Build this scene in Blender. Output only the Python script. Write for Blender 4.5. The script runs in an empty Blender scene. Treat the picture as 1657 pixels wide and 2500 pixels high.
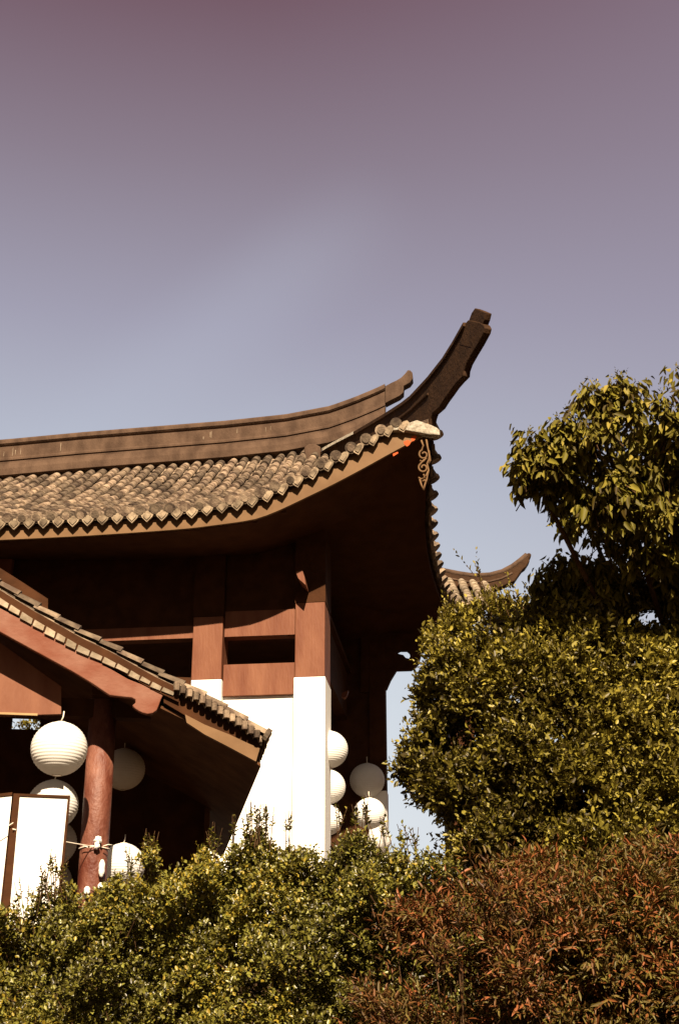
import bpy, math, random
import numpy as np
from mathutils import Vector, Matrix
PI = math.pi
C = bpy.context.scene.collection
SC = bpy.context.scene

# ------------------------------------------------------------------ camera, sky, sun, exposure
FPX, PITCH, EYE = 3470.0, math.radians(22.8), 1.6
cam_d = bpy.data.cameras.new('camera'); cam = bpy.data.objects.new('camera', cam_d); C.objects.link(cam)
cam.location = (0, 0, EYE); cam.rotation_euler = (math.radians(90) + PITCH, 0, 0)
cam_d.sensor_fit = 'VERTICAL'; cam_d.sensor_height = 36; cam_d.lens = 36 * FPX / 2500
cam_d.clip_end = 3000
SC.camera = cam

SUN_E, SUN_A = math.radians(38), math.radians(5)      # height, and swing to the right of straight behind the camera
to_sun = Vector((math.cos(SUN_E) * math.sin(SUN_A), -math.cos(SUN_E) * math.cos(SUN_A), math.sin(SUN_E)))
sd = bpy.data.lights.new('sun', 'SUN'); so = bpy.data.objects.new('sun', sd); C.objects.link(so)
sd.energy = 5.0; sd.angle = math.radians(0.5); sd.color = (1.0, 0.81, 0.59)
so.rotation_euler = to_sun.to_track_quat('Z', 'Y').to_euler(); so.location = (3, -8, 14)

wd = bpy.data.worlds.new("World"); SC.world = wd; wd.use_nodes = True
wn = wd.node_tree.nodes; wl = wd.node_tree.links
for n in list(wn): wn.remove(n)
out = wn.new('ShaderNodeOutputWorld'); bg = wn.new('ShaderNodeBackground')
sky = wn.new('ShaderNodeTexSky'); sky.sky_type = 'NISHITA'; sky.sun_disc = False
sky.sun_elevation = SUN_E; sky.sun_rotation = math.atan2(to_sun.x, to_sun.y)
sky.dust_density = 2.0
tc = wn.new('ShaderNodeTexCoord'); sx = wn.new('ShaderNodeSeparateXYZ')
wl.new(tc.outputs['Generated'], sx.inputs[0])
rp = wn.new('ShaderNodeValToRGB'); wl.new(sx.outputs['Z'], rp.inputs[0])
er = rp.color_ramp
EXPO = 1.3
def srgb(r, g, b):
    f = lambda c: (c / 255 / 12.92) if c <= 10 else ((c / 255 + 0.055) / 1.055) ** 2.4
    return (f(r), f(g), f(b))
K = 2 ** -EXPO
def skyc(r, g, b):
    c = srgb(r, g, b); return (c[0] * K, c[1] * K, c[2] * K, 1)
stops = [(0.0, (150, 118, 96)), (0.09, (232, 237, 238)), (0.184, (232, 237, 239)), (0.294, (218, 225, 231)), (0.40, (194, 199, 211)), (0.503, (167, 162, 178)),
         (0.595, (143, 126, 137)), (0.677, (120, 87, 94)), (1.0, (84, 56, 62))]
er.elements[0].position = stops[0][0]; er.elements[0].color = skyc(*stops[0][1])
er.elements[1].position = stops[1][0]; er.elements[1].color = skyc(*stops[1][1])
for p, c in stops[2:]:
    e = er.elements.new(p); e.color = skyc(*c)
sc_ = wn.new('ShaderNodeVectorMath'); sc_.operation = 'SCALE'; sc_.inputs['Scale'].default_value = 0.06
wl.new(sky.outputs[0], sc_.inputs[0])
# one faint high streak of cloud, and a mauve drift towards the right of the sky
def vmath(op, a_, b_=None):
    n = wn.new('ShaderNodeVectorMath'); n.operation = op; wl.new(a_, n.inputs[0])
    if b_ is not None: n.inputs[1].default_value = b_
    return n
def wray(px, py):
    x = (px - 828.5) / 3470; y = (1250 - py) / 3470; c_, s_ = math.cos(PITCH), math.sin(PITCH)
    return Vector((x, c_ - y * s_, s_ + y * c_)).normalized()
sn = wray(250, 1010).cross(wray(800, 600)).normalized(); sc0 = wray(520, 800)
dn = vmath('DOT_PRODUCT', tc.outputs['Generated'], tuple(sn)); ab = wn.new('ShaderNodeMath'); ab.operation = 'ABSOLUTE'; wl.new(dn.outputs['Value'], ab.inputs[0])
m1 = wn.new('ShaderNodeMapRange'); m1.interpolation_type = 'SMOOTHSTEP'; wl.new(ab.outputs[0], m1.inputs['Value']); m1.inputs['From Min'].default_value = 0.055; m1.inputs['From Max'].default_value = 0.0
dc = vmath('DOT_PRODUCT', tc.outputs['Generated'], tuple(sc0)); m2 = wn.new('ShaderNodeMapRange'); m2.interpolation_type = 'SMOOTHSTEP'; wl.new(dc.outputs['Value'], m2.inputs['Value'])
m2.inputs['From Min'].default_value = 0.985; m2.inputs['From Max'].default_value = 1.0
cn = wn.new('ShaderNodeTexNoise'); cn.inputs['Scale'].default_value = 5; cn.inputs['Detail'].default_value = 6; wl.new(tc.outputs['Generated'], cn.inputs['Vector'])
q1 = wn.new('ShaderNodeMath'); q1.operation = 'MULTIPLY'; wl.new(m1.outputs[0], q1.inputs[0]); wl.new(m2.outputs[0], q1.inputs[1])
q2 = wn.new('ShaderNodeMath'); q2.operation = 'MULTIPLY'; wl.new(q1.outputs[0], q2.inputs[0]); wl.new(cn.outputs['Fac'], q2.inputs[1])
q3 = wn.new('ShaderNodeMath'); q3.operation = 'MULTIPLY'; wl.new(q2.outputs[0], q3.inputs[0]); q3.inputs[1].default_value = 0.24
xm = wn.new('ShaderNodeMapRange'); wl.new(sx.outputs['X'], xm.inputs['Value']); xm.inputs['From Min'].default_value = -0.05; xm.inputs['From Max'].default_value = 0.28; xm.inputs['To Max'].default_value = 0.42
xc = wn.new('ShaderNodeMix'); xc.data_type = 'RGBA'; wl.new(xm.outputs[0], xc.inputs[0]); wl.new(rp.outputs[0], xc.inputs[6]); xc.inputs[7].default_value = skyc(150, 132, 148)
cx_ = wn.new('ShaderNodeMix'); cx_.data_type = 'RGBA'; wl.new(q3.outputs[0], cx_.inputs[0]); wl.new(xc.outputs[2], cx_.inputs[6]); cx_.inputs[7].default_value = skyc(205, 212, 228)
# unseen sky overhead and behind made dim brown, to weaken fill in shadows
mr = wn.new('ShaderNodeMapRange'); wl.new(sx.outputs['Y'], mr.inputs['Value'])
mr.inputs['From Min'].default_value = 0.68; mr.inputs['From Max'].default_value = 0.05
wm = wn.new('ShaderNodeMix'); wm.data_type = 'RGBA'; wl.new(mr.outputs[0], wm.inputs[0])
wl.new(cx_.outputs[2], wm.inputs[6]); wm.inputs[7].default_value = (0.055, 0.032, 0.015, 1)
gm = wn.new('ShaderNodeMapRange'); wl.new(sx.outputs['Z'], gm.inputs['Value'])
gm.inputs['From Min'].default_value = -0.02; gm.inputs['From Max'].default_value = 0.02
w2 = wn.new('ShaderNodeMix'); w2.data_type = 'RGBA'; wl.new(gm.outputs[0], w2.inputs[0])
w2.inputs[6].default_value = (0.05, 0.024, 0.009, 1); wl.new(wm.outputs[2], w2.inputs[7])
ad = wn.new('ShaderNodeMix'); ad.data_type = 'RGBA'; ad.inputs[0].default_value = 0.12
wl.new(w2.outputs[2], ad.inputs[6]); wl.new(sc_.outputs[0], ad.inputs[7])
wl.new(ad.outputs[2], bg.inputs['Color']); bg.inputs['Strength'].default_value = 1.0
wl.new(bg.outputs[0], out.inputs['Surface'])
SC.view_settings.view_transform = 'Standard'; SC.view_settings.look = 'None'
SC.view_settings.gamma = 1; SC.view_settings.use_curve_mapping = False
SC.view_settings.exposure = EXPO
SC.cycles.max_bounces = 6; SC.cycles.use_denoising = True

# ------------------------------------------------------------------ projection helpers (photo pixels are 1657 x 2500)
CP, SP = math.cos(PITCH), math.sin(PITCH)
def ray(px, py):
    x = (px - 828.5) / FPX; y = (1250 - py) / FPX
    return Vector((x, CP - y * SP, SP + y * CP))
def cast(px, py, p0, n):                    # where the line of sight through a pixel meets an upright plane
    d = ray(px, py); o = Vector((0, 0, EYE))
    return o + d * ((Vector((p0[0], p0[1], 0)) - Vector((0, 0, 0))).dot(Vector((n[0], n[1], 0))) / d.dot(Vector((n[0], n[1], 0))))
def at(px, py, Y): return cast(px, py, (0, Y), (0, 1))

class Frame:
    def __init__(s, ox, oy, deg):
        a = math.radians(deg); s.o = Vector((ox, oy, 0)); s.u = Vector((math.cos(a), math.sin(a), 0)); s.v = Vector((-math.sin(a), math.cos(a), 0))
    def W(s, u, v, z): return s.o + s.u * u + s.v * v + Vector((0, 0, z))
    def c(s, px, py, v):
        p = cast(px, py, s.o + s.v * v, s.v); q = p - s.o
        return q.dot(s.u), p.z
    def P(s, px, py, v): u, z = s.c(px, py, v); return s.W(u, v, z)

# ------------------------------------------------------------------ materials
def lin(c): return (c[0], c[1], c[2], 1)
GAIN = 0.75; KEEP = ('white_plaster', 'white_cloth', 'white_cord', 'pale_cement', 'orange_primer')
def mat(name, base, alt=None, scale=6.0, rough=0.75, spec=0.2, bump=0.0, bscale=40.0, island=0.0, detail=6, stretch=None, lo=0.35, hi=0.65, backlit=0.0):
    m = bpy.data.materials.new(name); m.use_nodes = True
    N = m.node_tree.nodes; L = m.node_tree.links; b = N['Principled BSDF']
    b.inputs['Roughness'].default_value = rough
    b.inputs['Specular IOR Level'].default_value = spec
    if name not in KEEP:
        base = tuple(x * GAIN for x in base); alt = tuple(x * GAIN for x in alt) if alt else None
    t = N.new('ShaderNodeTexCoord')
    vec = t.outputs['Object']
    if stretch:
        mp = N.new('ShaderNodeMapping'); mp.inputs['Scale'].default_value = stretch; L.new(vec, mp.inputs[0]); vec = mp.outputs[0]
    nz = N.new('ShaderNodeTexNoise'); nz.inputs['Scale'].default_value = scale; nz.inputs['Detail'].default_value = detail
    L.new(vec, nz.inputs['Vector'])
    r = N.new('ShaderNodeMapRange'); L.new(nz.outputs['Fac'], r.inputs['Value'])
    r.inputs['From Min'].default_value = lo; r.inputs['From Max'].default_value = hi
    mx = N.new('ShaderNodeMix'); mx.data_type = 'RGBA'
    L.new(r.outputs[0], mx.inputs[0]); mx.inputs[6].default_value = lin(base); mx.inputs[7].default_value = lin(alt or [x * 1.25 for x in base])
    col = mx.outputs[2]
    if island:
        g = N.new('ShaderNodeNewGeometry'); h = N.new('ShaderNodeHueSaturation')
        q = N.new('ShaderNodeMapRange'); L.new(g.outputs['Random Per Island'], q.inputs['Value'])
        q.inputs['To Min'].default_value = 1 - island; q.inputs['To Max'].default_value = 1 + island
        L.new(col, h.inputs['Color']); L.new(q.outputs[0], h.inputs['Value']); col = h.outputs[0]
    L.new(col, b.inputs['Base Color'])
    if bump:
        n2 = N.new('ShaderNodeTexNoise'); n2.inputs['Scale'].default_value = bscale; n2.inputs['Detail'].default_value = 8; L.new(vec, n2.inputs['Vector'])
        bp = N.new('ShaderNodeBump'); bp.inputs['Strength'].default_value = bump; bp.inputs['Distance'].default_value = 0.02
        L.new(n2.outputs['Fac'], bp.inputs['Height']); L.new(bp.outputs[0], b.inputs['Normal'])
    return m

def ramp_island(name, cols, rough=0.5, spec=0.3, trans=0.25, nscale=1.2):
    """leaf material: each leaf takes one of the colours; some light passes through"""
    m = bpy.data.materials.new(name); m.use_nodes = True
    N = m.node_tree.nodes; L = m.node_tree.links; b = N['Principled BSDF']
    cols = [(p, tuple(x * 0.8 for x in c)) for p, c in cols]
    g = N.new('ShaderNodeNewGeometry'); t = N.new('ShaderNodeTexCoord'); nz = N.new('ShaderNodeTexNoise')
    nz.inputs['Scale'].default_value = nscale; nz.inputs['Detail'].default_value = 3; L.new(t.outputs['Object'], nz.inputs['Vector'])
    a = N.new('ShaderNodeMath'); a.operation = 'MULTIPLY_ADD'; L.new(nz.outputs['Fac'], a.inputs[0]); a.inputs[1].default_value = 1.6; a.inputs[2].default_value = -0.8
    s = N.new('ShaderNodeMath'); s.operation = 'ADD'; s.use_clamp = True; L.new(g.outputs['Random Per Island'], s.inputs[0]); L.new(a.outputs[0], s.inputs[1])
    r = N.new('ShaderNodeValToRGB'); L.new(s.outputs[0], r.inputs[0]); e = r.color_ramp
    e.elements[0].position = cols[0][0]; e.elements[0].color = lin(cols[0][1])
    e.elements[1].position = cols[1][0]; e.elements[1].color = lin(cols[1][1])
    for p, c in cols[2:]:
        k = e.elements.new(p); k.color = lin(c)
    L.new(r.outputs[0], b.inputs['Base Color']); b.inputs['Roughness'].default_value = rough; b.inputs['Specular IOR Level'].default_value = spec
    tr = N.new('ShaderNodeBsdfTranslucent'); L.new(r.outputs[0], tr.inputs['Color'])
    mx = N.new('ShaderNodeMixShader'); mx.inputs[0].default_value = trans
    L.new(b.outputs[0], mx.inputs[1]); L.new(tr.outputs[0], mx.inputs[2]); L.new(mx.outputs[0], N['Material Output'].inputs['Surface'])
    return m

M = {}
M['tile'] = mat('clay_tile', (0.115, 0.078, 0.056), (0.34, 0.255, 0.175), 7, 0.85, 0.2, 0.6, 30, island=0.55, lo=.38, hi=.66)
M['ridge'] = mat('ridge_stone', (0.070, 0.041, 0.026), (0.130, 0.080, 0.052), 3, 0.85, 0.15, 0.6, 26, stretch=(1.6, 1.6, .8), detail=12)
M['horn'] = mat('horn_stone', (0.040, 0.020, 0.010), (0.066, 0.033, 0.016), 6, 0.85, 0.12, 0.5, 22)
M['fascia'] = mat('tan_fascia_paint', (0.17, 0.092, 0.040), (0.22, 0.125, 0.058), 3, 0.7, 0.2, 0.1, 20)
M['red'] = mat('red_brown_paint', (0.165, 0.050, 0.021), (0.25, 0.098, 0.048), 1.6, 0.65, 0.25, 0.35, 10, detail=12, stretch=(3, 3, .7), lo=.3, hi=.7)
M['barge'] = mat('weathered_red_paint', (0.20, 0.060, 0.030), (0.27, 0.125, 0.082), 3.0, 0.7, 0.2, 0.2, 18, detail=10, stretch=(1, 1, 1.6))
M['column'] = mat('worn_red_lacquer', (0.12, 0.026, 0.012), (0.27, 0.11, 0.070), 4, 0.55, 0.35, 0.6, 30, detail=10, stretch=(1, 1, 0.7))
M['dark'] = mat('dark_timber_and_shade', (0.050, 0.0185, 0.006), (0.078, 0.029, 0.010), 5, 0.8, 0.1, 0.3, 18)  # timber colour, also painted shade on pillar tops, upper wall and porch roll
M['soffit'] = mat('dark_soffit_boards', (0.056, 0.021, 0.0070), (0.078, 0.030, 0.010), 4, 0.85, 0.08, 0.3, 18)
M['porchsoffit'] = mat('brown_porch_soffit', (0.085, 0.038, 0.017), (0.125, 0.058, 0.027), 4, 0.85, 0.08, 0.3, 18)
M['white'] = mat('white_plaster', (0.78, 0.76, 0.71), (0.83, 0.81, 0.77), 1.5, 0.8, 0.2, 0.15, 30)
M['cement'] = mat('pale_cement', (0.20, 0.17, 0.13), (0.42, 0.38, 0.31), 14, 0.85, 0.1, 0.6, 40)
M['orange'] = mat('orange_primer', (0.55, 0.09, 0.025), (0.40, 0.07, 0.02), 20, 0.7, 0.1)
M['rope'] = mat('white_cord', (0.70, 0.62, 0.50), (0.82, 0.74, 0.62), 60, 0.8, 0.1)
M['cloth'] = mat('white_cloth', (0.80, 0.78, 0.72), (0.7, 0.68, 0.62), 30, 0.8, 0.1, 0.4, 60)
M['bark'] = mat('bark', (0.055, 0.028, 0.012), (0.11, 0.06, 0.03), 12, 0.9, 0.1, 0.8, 30)
M['ground'] = mat('soil', (0.045, 0.026, 0.013), (0.08, 0.05, 0.026), 1.5, 0.95, 0.1, 0.6, 6)
M['gold'] = mat('faded_gold_trim', (0.35, 0.20, 0.06), (0.45, 0.28, 0.10), 8, 0.5, 0.4)
M['drip'] = mat('pale_drip_tile', (0.15, 0.11, 0.075), (0.36, 0.28, 0.19), 9, 0.85, 0.1, 0.5, 30, island=0.4)
M['plate'] = mat('pale_edge_tile', (0.26, 0.205, 0.14), (0.42, 0.34, 0.25), 12, 0.85, 0.1, 0.4, 30, island=0.3)

def paper_mat():
    m = bpy.data.materials.new('lantern_paper'); m.use_nodes = True
    N = m.node_tree.nodes; L = m.node_tree.links; b = N['Principled BSDF']
    t = N.new('ShaderNodeTexCoord'); nz = N.new('ShaderNodeTexNoise'); nz.inputs['Scale'].default_value = 8; L.new(t.outputs['Object'], nz.inputs['Vector'])
    mx = N.new('ShaderNodeMix'); mx.data_type = 'RGBA'; L.new(nz.outputs['Fac'], mx.inputs[0])
    mx.inputs[6].default_value = (0.80, 0.78, 0.73, 1); mx.inputs[7].default_value = (0.88, 0.86, 0.82, 1)
    L.new(mx.outputs[2], b.inputs['Base Color']); b.inputs['Roughness'].default_value = 0.85; b.inputs['Specular IOR Level'].default_value = 0.1
    tr = N.new('ShaderNodeBsdfTranslucent'); L.new(mx.outputs[2], tr.inputs['Color'])
    s = N.new('ShaderNodeMixShader'); s.inputs[0].default_value = 0.25
    L.new(b.outputs[0], s.inputs[1]); L.new(tr.outputs[0], s.inputs[2]); L.new(s.outputs[0], N['Material Output'].inputs['Surface'])
    return m
M['paper'] = paper_mat()

M['hedge'] = ramp_island('hedge_leaf', [(0.0, (0.042, 0.033, 0.005)), (0.35, (0.105, 0.090, 0.012)), (0.62, (0.18, 0.165, 0.024)), (0.82, (0.27, 0.26, 0.050)), (0.93, (0.30, 0.21, 0.022)), (1.0, (0.36, 0.27, 0.03))], 0.38, 0.45, 0.15)
M['bush'] = ramp_island('bush_leaf', [(0.0, (0.045, 0.031, 0.005)), (0.4, (0.115, 0.090, 0.012)), (0.75, (0.24, 0.20, 0.026)), (1.0, (0.42, 0.34, 0.05))], 0.45, 0.35, 0.18)
M['tree'] = ramp_island('tree_leaf', [(0.0, (0.060, 0.040, 0.006)), (0.4, (0.13, 0.11, 0.013)), (0.75, (0.21, 0.18, 0.022)), (1.0, (0.32, 0.25, 0.045))], 0.55, 0.15, 0.18, 2.5)
M['nandina'] = ramp_island('nandina_leaf', [(0.0, (0.060, 0.022, 0.006)), (0.25, (0.085, 0.052, 0.011)), (0.45, (0.15, 0.115, 0.024)), (0.62, (0.15, 0.068, 0.018)), (0.82, (0.165, 0.062, 0.018)), (1.0, (0.30, 0.10, 0.034))], 0.5, 0.25, 0.15, 2.2)
M['nandina2'] = ramp_island('feathery_leaf', [(0.0, (0.055, 0.030, 0.006)), (0.3, (0.11, 0.080, 0.014)), (0.55, (0.18, 0.145, 0.030)), (0.75, (0.17, 0.075, 0.020)), (1.0, (0.28, 0.085, 0.025))], 0.5, 0.25, 0.15, 2.9)

# ------------------------------------------------------------------ mesh building
class MB:
    def __init__(s): s.v = []; s.f = []
    def add(s, vs, fs):
        n = len(s.v); s.v.extend(Vector(x) for x in vs); s.f.extend(tuple(i + n for i in f) for f in fs)
    def hexa(s, p):                           # 8 corners: bottom ring 0-3, top ring 4-7
        s.add(p, [(3, 2, 1, 0), (4, 5, 6, 7), (0, 1, 5, 4), (1, 2, 6, 5), (2, 3, 7, 6), (3, 0, 4, 7)])
    def fbox(s, F, u0, u1, v0, v1, z0, z1):
        s.hexa([F.W(u0, v0, z0), F.W(u1, v0, z0), F.W(u1, v1, z0), F.W(u0, v1, z0), F.W(u0, v0, z1), F.W(u1, v0, z1), F.W(u1, v1, z1), F.W(u0, v1, z1)])
    def prism(s, poly, ext, bevel=0.0):       # polygon of points pushed along a vector
        n = len(poly); ext = Vector(ext)
        vs = [Vector(p) for p in poly] + [Vector(p) + ext for p in poly]
        fs = [tuple(range(n - 1, -1, -1)), tuple(range(n, 2 * n))] + [(i, (i + 1) % n, n + (i + 1) % n, n + i) for i in range(n)]
        s.add(vs, fs)
    def tube(s, path, r, n=8, cap=True):
        path = [Vector(p) for p in path]; rr = r if isinstance(r, (list, tuple)) else [r] * len(path)
        rings = []
        ref = Vector((0.13, 0.21, 1)).normalized()
        for i, p in enumerate(path):
            d = (path[min(i + 1, len(path) - 1)] - path[max(i - 1, 0)]).normalized()
            a = d.cross(ref)
            if a.length < 0.05: a = d.cross(Vector((1, 0, 0)))
            a.normalize(); b = a.cross(d)
            rings.append([p + (a * math.cos(2 * PI * k / n) + b * math.sin(2 * PI * k / n)) * rr[i] for k in range(n)])
        vs = [q for r_ in rings for q in r_]
        fs = [(i * n + k, i * n + (k + 1) % n, (i + 1) * n + (k + 1) % n, (i + 1) * n + k) for i in range(len(path) - 1) for k in range(n)]
        if cap: fs += [tuple(range(n - 1, -1, -1)), tuple(range((len(path) - 1) * n, len(path) * n))]
        s.add(vs, fs)
    def sweep(s, rings, close=False, cap=True):   # list of equally long rings
        n = len(rings[0]); vs = [q for r_ in rings for q in r_]
        fs = [(i * n + k, i * n + (k + 1) % n, (i + 1) * n + (k + 1) % n, (i + 1) * n + k) for i in range(len(rings) - 1) for k in range(n if not close else n)]
        if cap: fs += [tuple(range(n - 1, -1, -1)), tuple(range((len(rings) - 1) * n, len(rings) * n))]
        s.add(vs, fs)
    def grid(s, rows, thick=None):            # rows of points; with thick = vector a closed slab
        h, w = len(rows), len(rows[0])
        vs = [q for r_ in rows for q in r_]
        fs = [(i * w + j, i * w + j + 1, (i + 1) * w + j + 1, (i + 1) * w + j) for i in range(h - 1) for j in range(w - 1)]
        if thick is not None:
            n = h * w; t = Vector(thick)
            vs = vs + [Vector(q) + t for q in vs]
            fs += [(a + n, d + n, c + n, b + n) for (a, b, c, d) in fs[:]]
            edge = [j for j in range(w)] + [i * w + w - 1 for i in range(1, h)] + [(h - 1) * w + j for j in range(w - 2, -1, -1)] + [i * w for i in range(h - 2, 0, -1)]
            fs += [(edge[k], edge[(k + 1) % len(edge)], edge[(k + 1) % len(edge)] + n, edge[k] + n) for k in range(len(edge))]
        s.add(vs, fs)

def link(name, mesh, material, parent=None, loc=None):
    o = bpy.data.objects.new(name, mesh); C.objects.link(o)
    if material: mesh.materials.append(material)
    if parent: o.parent = parent
    if loc is not None: o.location = loc
    return o
def worldloc(o):
    p = Vector((0, 0, 0))
    while o is not None: p += o.location; o = o.parent
    return p
def obj(name, mb, material, parent=None, base=None, smooth=False, bevel=0.0):
    o0 = worldloc(parent) if parent else Vector(base if base is not None else (0, 0, 0))
    me = bpy.data.meshes.new(name)
    me.from_pydata([tuple(v - o0) for v in mb.v], [], mb.f); me.validate(); me.update()
    import bmesh
    bm = bmesh.new(); bm.from_mesh(me); bmesh.ops.recalc_face_normals(bm, faces=bm.faces); bm.to_mesh(me); bm.free()
    if smooth: me.polygons.foreach_set('use_smooth', [True] * len(me.polygons))
    o = link(name, me, material, parent, None if parent else o0)
    if bevel:
        b = o.modifiers.new('bevel', 'BEVEL'); b.width = bevel; b.segments = 2; b.limit_method = 'ANGLE'; b.angle_limit = math.radians(40)
    return o
def npobj(name, V, Fc, material, parent=None, base=None):
    o0 = worldloc(parent) if parent else Vector(base if base is not None else (0, 0, 0))
    V = V - np.array(o0, dtype=np.float64)
    me = bpy.data.meshes.new(name); n = Fc.shape[1]
    me.vertices.add(len(V)); me.vertices.foreach_set('co', V.astype(np.float32).ravel())
    me.loops.add(Fc.size); me.loops.foreach_set('vertex_index', Fc.astype(np.int32).ravel())
    me.polygons.add(len(Fc)); me.polygons.foreach_set('loop_start', np.arange(0, Fc.size, n, dtype=np.int32))
    me.polygons.foreach_set('use_smooth', np.ones(len(Fc), dtype=bool))
    me.update(); me.validate()
    return link(name, me, material, parent, None if parent else o0)
def empty(name, loc):
    e = bpy.data.objects.new(name, None); C.objects.link(e); e.location = loc; e.empty_display_size = 0.2; return e
def tag(o, label=None, cat=None, group=None, kind=None):
    if label: o['label'] = label
    if cat: o['category'] = cat
    if group: o['group'] = group
    if kind: o['kind'] = kind
    return o
def interp(xs, ys, x): return float(np.interp(x, xs, ys))

# ------------------------------------------------------------------ ground
def gz(x, y):
    t = min(1, max(0, (y - 10.5) / 3.0)); t = t * t * (3 - 2 * t)
    return 2.9 * t
ys = list(np.linspace(-60, 6, 12)) + list(np.linspace(7, 15, 25)) + list(np.linspace(18, 60, 10)) + [120, 300, 900, 2000]
xs_ = [-1500, -400, -120, -40] + list(np.linspace(-20, 20, 21)) + [40, 120, 400, 1500]
g = MB(); g.grid([[Vector((x, y, gz(x, y) + 0.04 * math.sin(x * 1.3 + y) * (1 if abs(x) < 30 and y < 30 else 0))) for x in xs_] for y in ys])
tag(obj('ground', g, M['ground'], smooth=True), kind='structure')

# ================================================================== MAIN HALL
H0 = at(794, 1655, 20.33)
H = Frame(H0.x, H0.y, -6.55)
VE, VR = -1.33, 3.27; VB = 4.67
def vmir(v): return v if v <= VR else VE + (VR - VE) * (VB - v) / (VB - VR)
hall = tag(empty('temple_hall', H.W(-3, 1.8, 2.9)), 'white walled hall with red brown pillars under the big upswept grey tile roof', 'hall')

front = [(-20, 1319), (100, 1313.5), (200, 1308.5), (300, 1302), (400, 1295), (470, 1289), (540, 1280), (585, 1274), (620, 1268), (660, 1255), (700, 1237), (750, 1213), (800, 1189), (850, 1163), (900, 1136), (950, 1108), (1000, 1081), (1050, 1052)]
fu, fz = zip(*[H.c(x, y, VE) for x, y in front])
UC = fu[-1]
def z_fb(u): return interp(fu, fz, u)                        # under edge of the front fascia
def f_h(u): return interp([fu[5], fu[10], fu[-3], fu[-1]], [0.235, 0.29, 0.35, 0.20], u)
ridge_top = [(-20, 1080), (0, 1078), (200, 1059), (400, 1043), (550, 1031), (700, 1015), (806, 995), (865, 974), (918, 952), (955, 934), (980, 918)]
ru, rz = zip(*[H.c(x, y, VR) for x, y in ridge_top])
RH = 0.70
def z_rt(u): return interp(ru, rz, u)
uh = H.c(775, 1120, VR)[0]                                   # where the hip leaves the ridge
def z_rb(u):
    return z_rt(min(u, uh)) - RH - 0.15
UL = -11.0
spx = [(1043, 1150, VE + .55), (1038, 1230, VE + 1.15), (1038, 1305, VE + 1.85), (1046, 1370, VE + 2.65), (1060, 1425, VE + 3.55), (1078, 1470, VE + 4.5), (1105, 1500, VE + 5.3), (1165, 1520, VB)]
sq = [H.c(x, y, v) for x, y, v in spx]
side_v = [VE] + [p[2] for p in spx]; side_u = [UC] + [q[0] for q in sq]; side_z = [fz[-1]] + [q[1] for q in sq]
def smooth_i(xs, ys, x):
    k = max(0, min(len(xs) - 2, int(np.searchsorted(xs, x)) - 1)); h = xs[k + 1] - xs[k]; t = min(1, max(0, (x - xs[k]) / h))
    m = lambda i: (ys[min(i + 1, len(xs) - 1)] - ys[max(i - 1, 0)]) / (xs[min(i + 1, len(xs) - 1)] - xs[max(i - 1, 0)])
    return (2*t**3 - 3*t*t + 1) * ys[k] + (t**3 - 2*t*t + t) * h * m(k) + (-2*t**3 + 3*t*t) * ys[k + 1] + (t**3 - t*t) * h * m(k + 1)
def u_side(v): return smooth_i(side_v, side_u, v)
def z_side(v): return smooth_i(side_v, side_z, v)
ubk, zbk = side_u[-1], side_z[-1]
back = [(-20, 1622), (600, 1610), (900, 1597), (975, 1591), (1030, 1576), (1063, 1557), (1110, 1540), (1165, 1520)]
bu, bz = zip(*[H.c(x, y, VB) for x, y in back])
def z_bk(u): return interp(bu, bz, u)

def z_front_surface(u, v):
    t = (v - VE) / (VR - VE); g_ = 0.72 * t + 0.28 * t * t
    a = z_fb(u) + f_h(u) + 0.015
    return a + (z_rb(u) - a) * g_
def hip_s(v): return (v - VE) / (VR - VE)
def u_hip(v): return UC + (uh - UC) * hip_s(v)
def z_back_surface(u, v):
    t = (v - VR) / (VB - VR); a = z_rb(u); return a + (z_bk(min(u, ubk)) + .16 - a) * t

# ---- tiles: cover tiles in overlapping lengths, round end discs, hanging drip tiles, pan courses
def tile_row(mb, pts, wid, seg=0.33, r=0.076, disc=True, rnd=random.Random(3)):
    # pts: callable s(metres from eave) -> Vector ; wid: horizontal vector along the eave; total length = pts.L
    L = pts.L
    if L < 0.12: return
    n = max(1, int(round(L / seg))); A = wid.normalized()
    for i in range(n):
        s0, s1 = L * i / n, L * (i + 1) / n + 0.035
        p0, p1 = pts(s0), pts(min(s1, L + 0.03)); d = (p1 - p0).normalized(); up = A.cross(d)
        if up.z < 0: up = -up
        r0 = r * (1.0 + rnd.uniform(-.03, .05)); r1 = r0 * 0.84
        off = A * rnd.uniform(-.012, .012) + up * rnd.uniform(-.006, .014)
        K_ = 8; ring = []
        for (pp, rr, lift) in ((p0, r0, 0.018), (p1, r1, 0.0)):
            ring.append([pp + off + up * (lift + 0.02) + A * (math.cos(PI * k / K_) * rr) + up * (math.sin(PI * k / K_) * rr) for k in range(K_ + 1)])
        w = K_ + 1
        fs = [(k, k + 1, w + k + 1, w + k) for k in range(K_)] + [tuple(range(w - 1, -1, -1))]
        mb.add(ring[0] + ring[1], fs)
    if disc:
        p0, p1 = pts(0), pts(0.1); d = (p1 - p0).normalized(); up = A.cross(d)
        if up.z < 0: up = -up
        c = p0 + up * 0.048 - d * 0.03
        for rr, a, b in ((r * 1.17, 0, 0.05), (r * 0.75, -0.014, 0.0)):
            r1_ = [c + d * a + (A * math.cos(2 * PI * k / 14) + up * math.sin(2 * PI * k / 14)) * rr for k in range(14)]
            r2_ = [p + d * (b - a) for p in r1_]
            mb.sweep([r1_, r2_])
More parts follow.
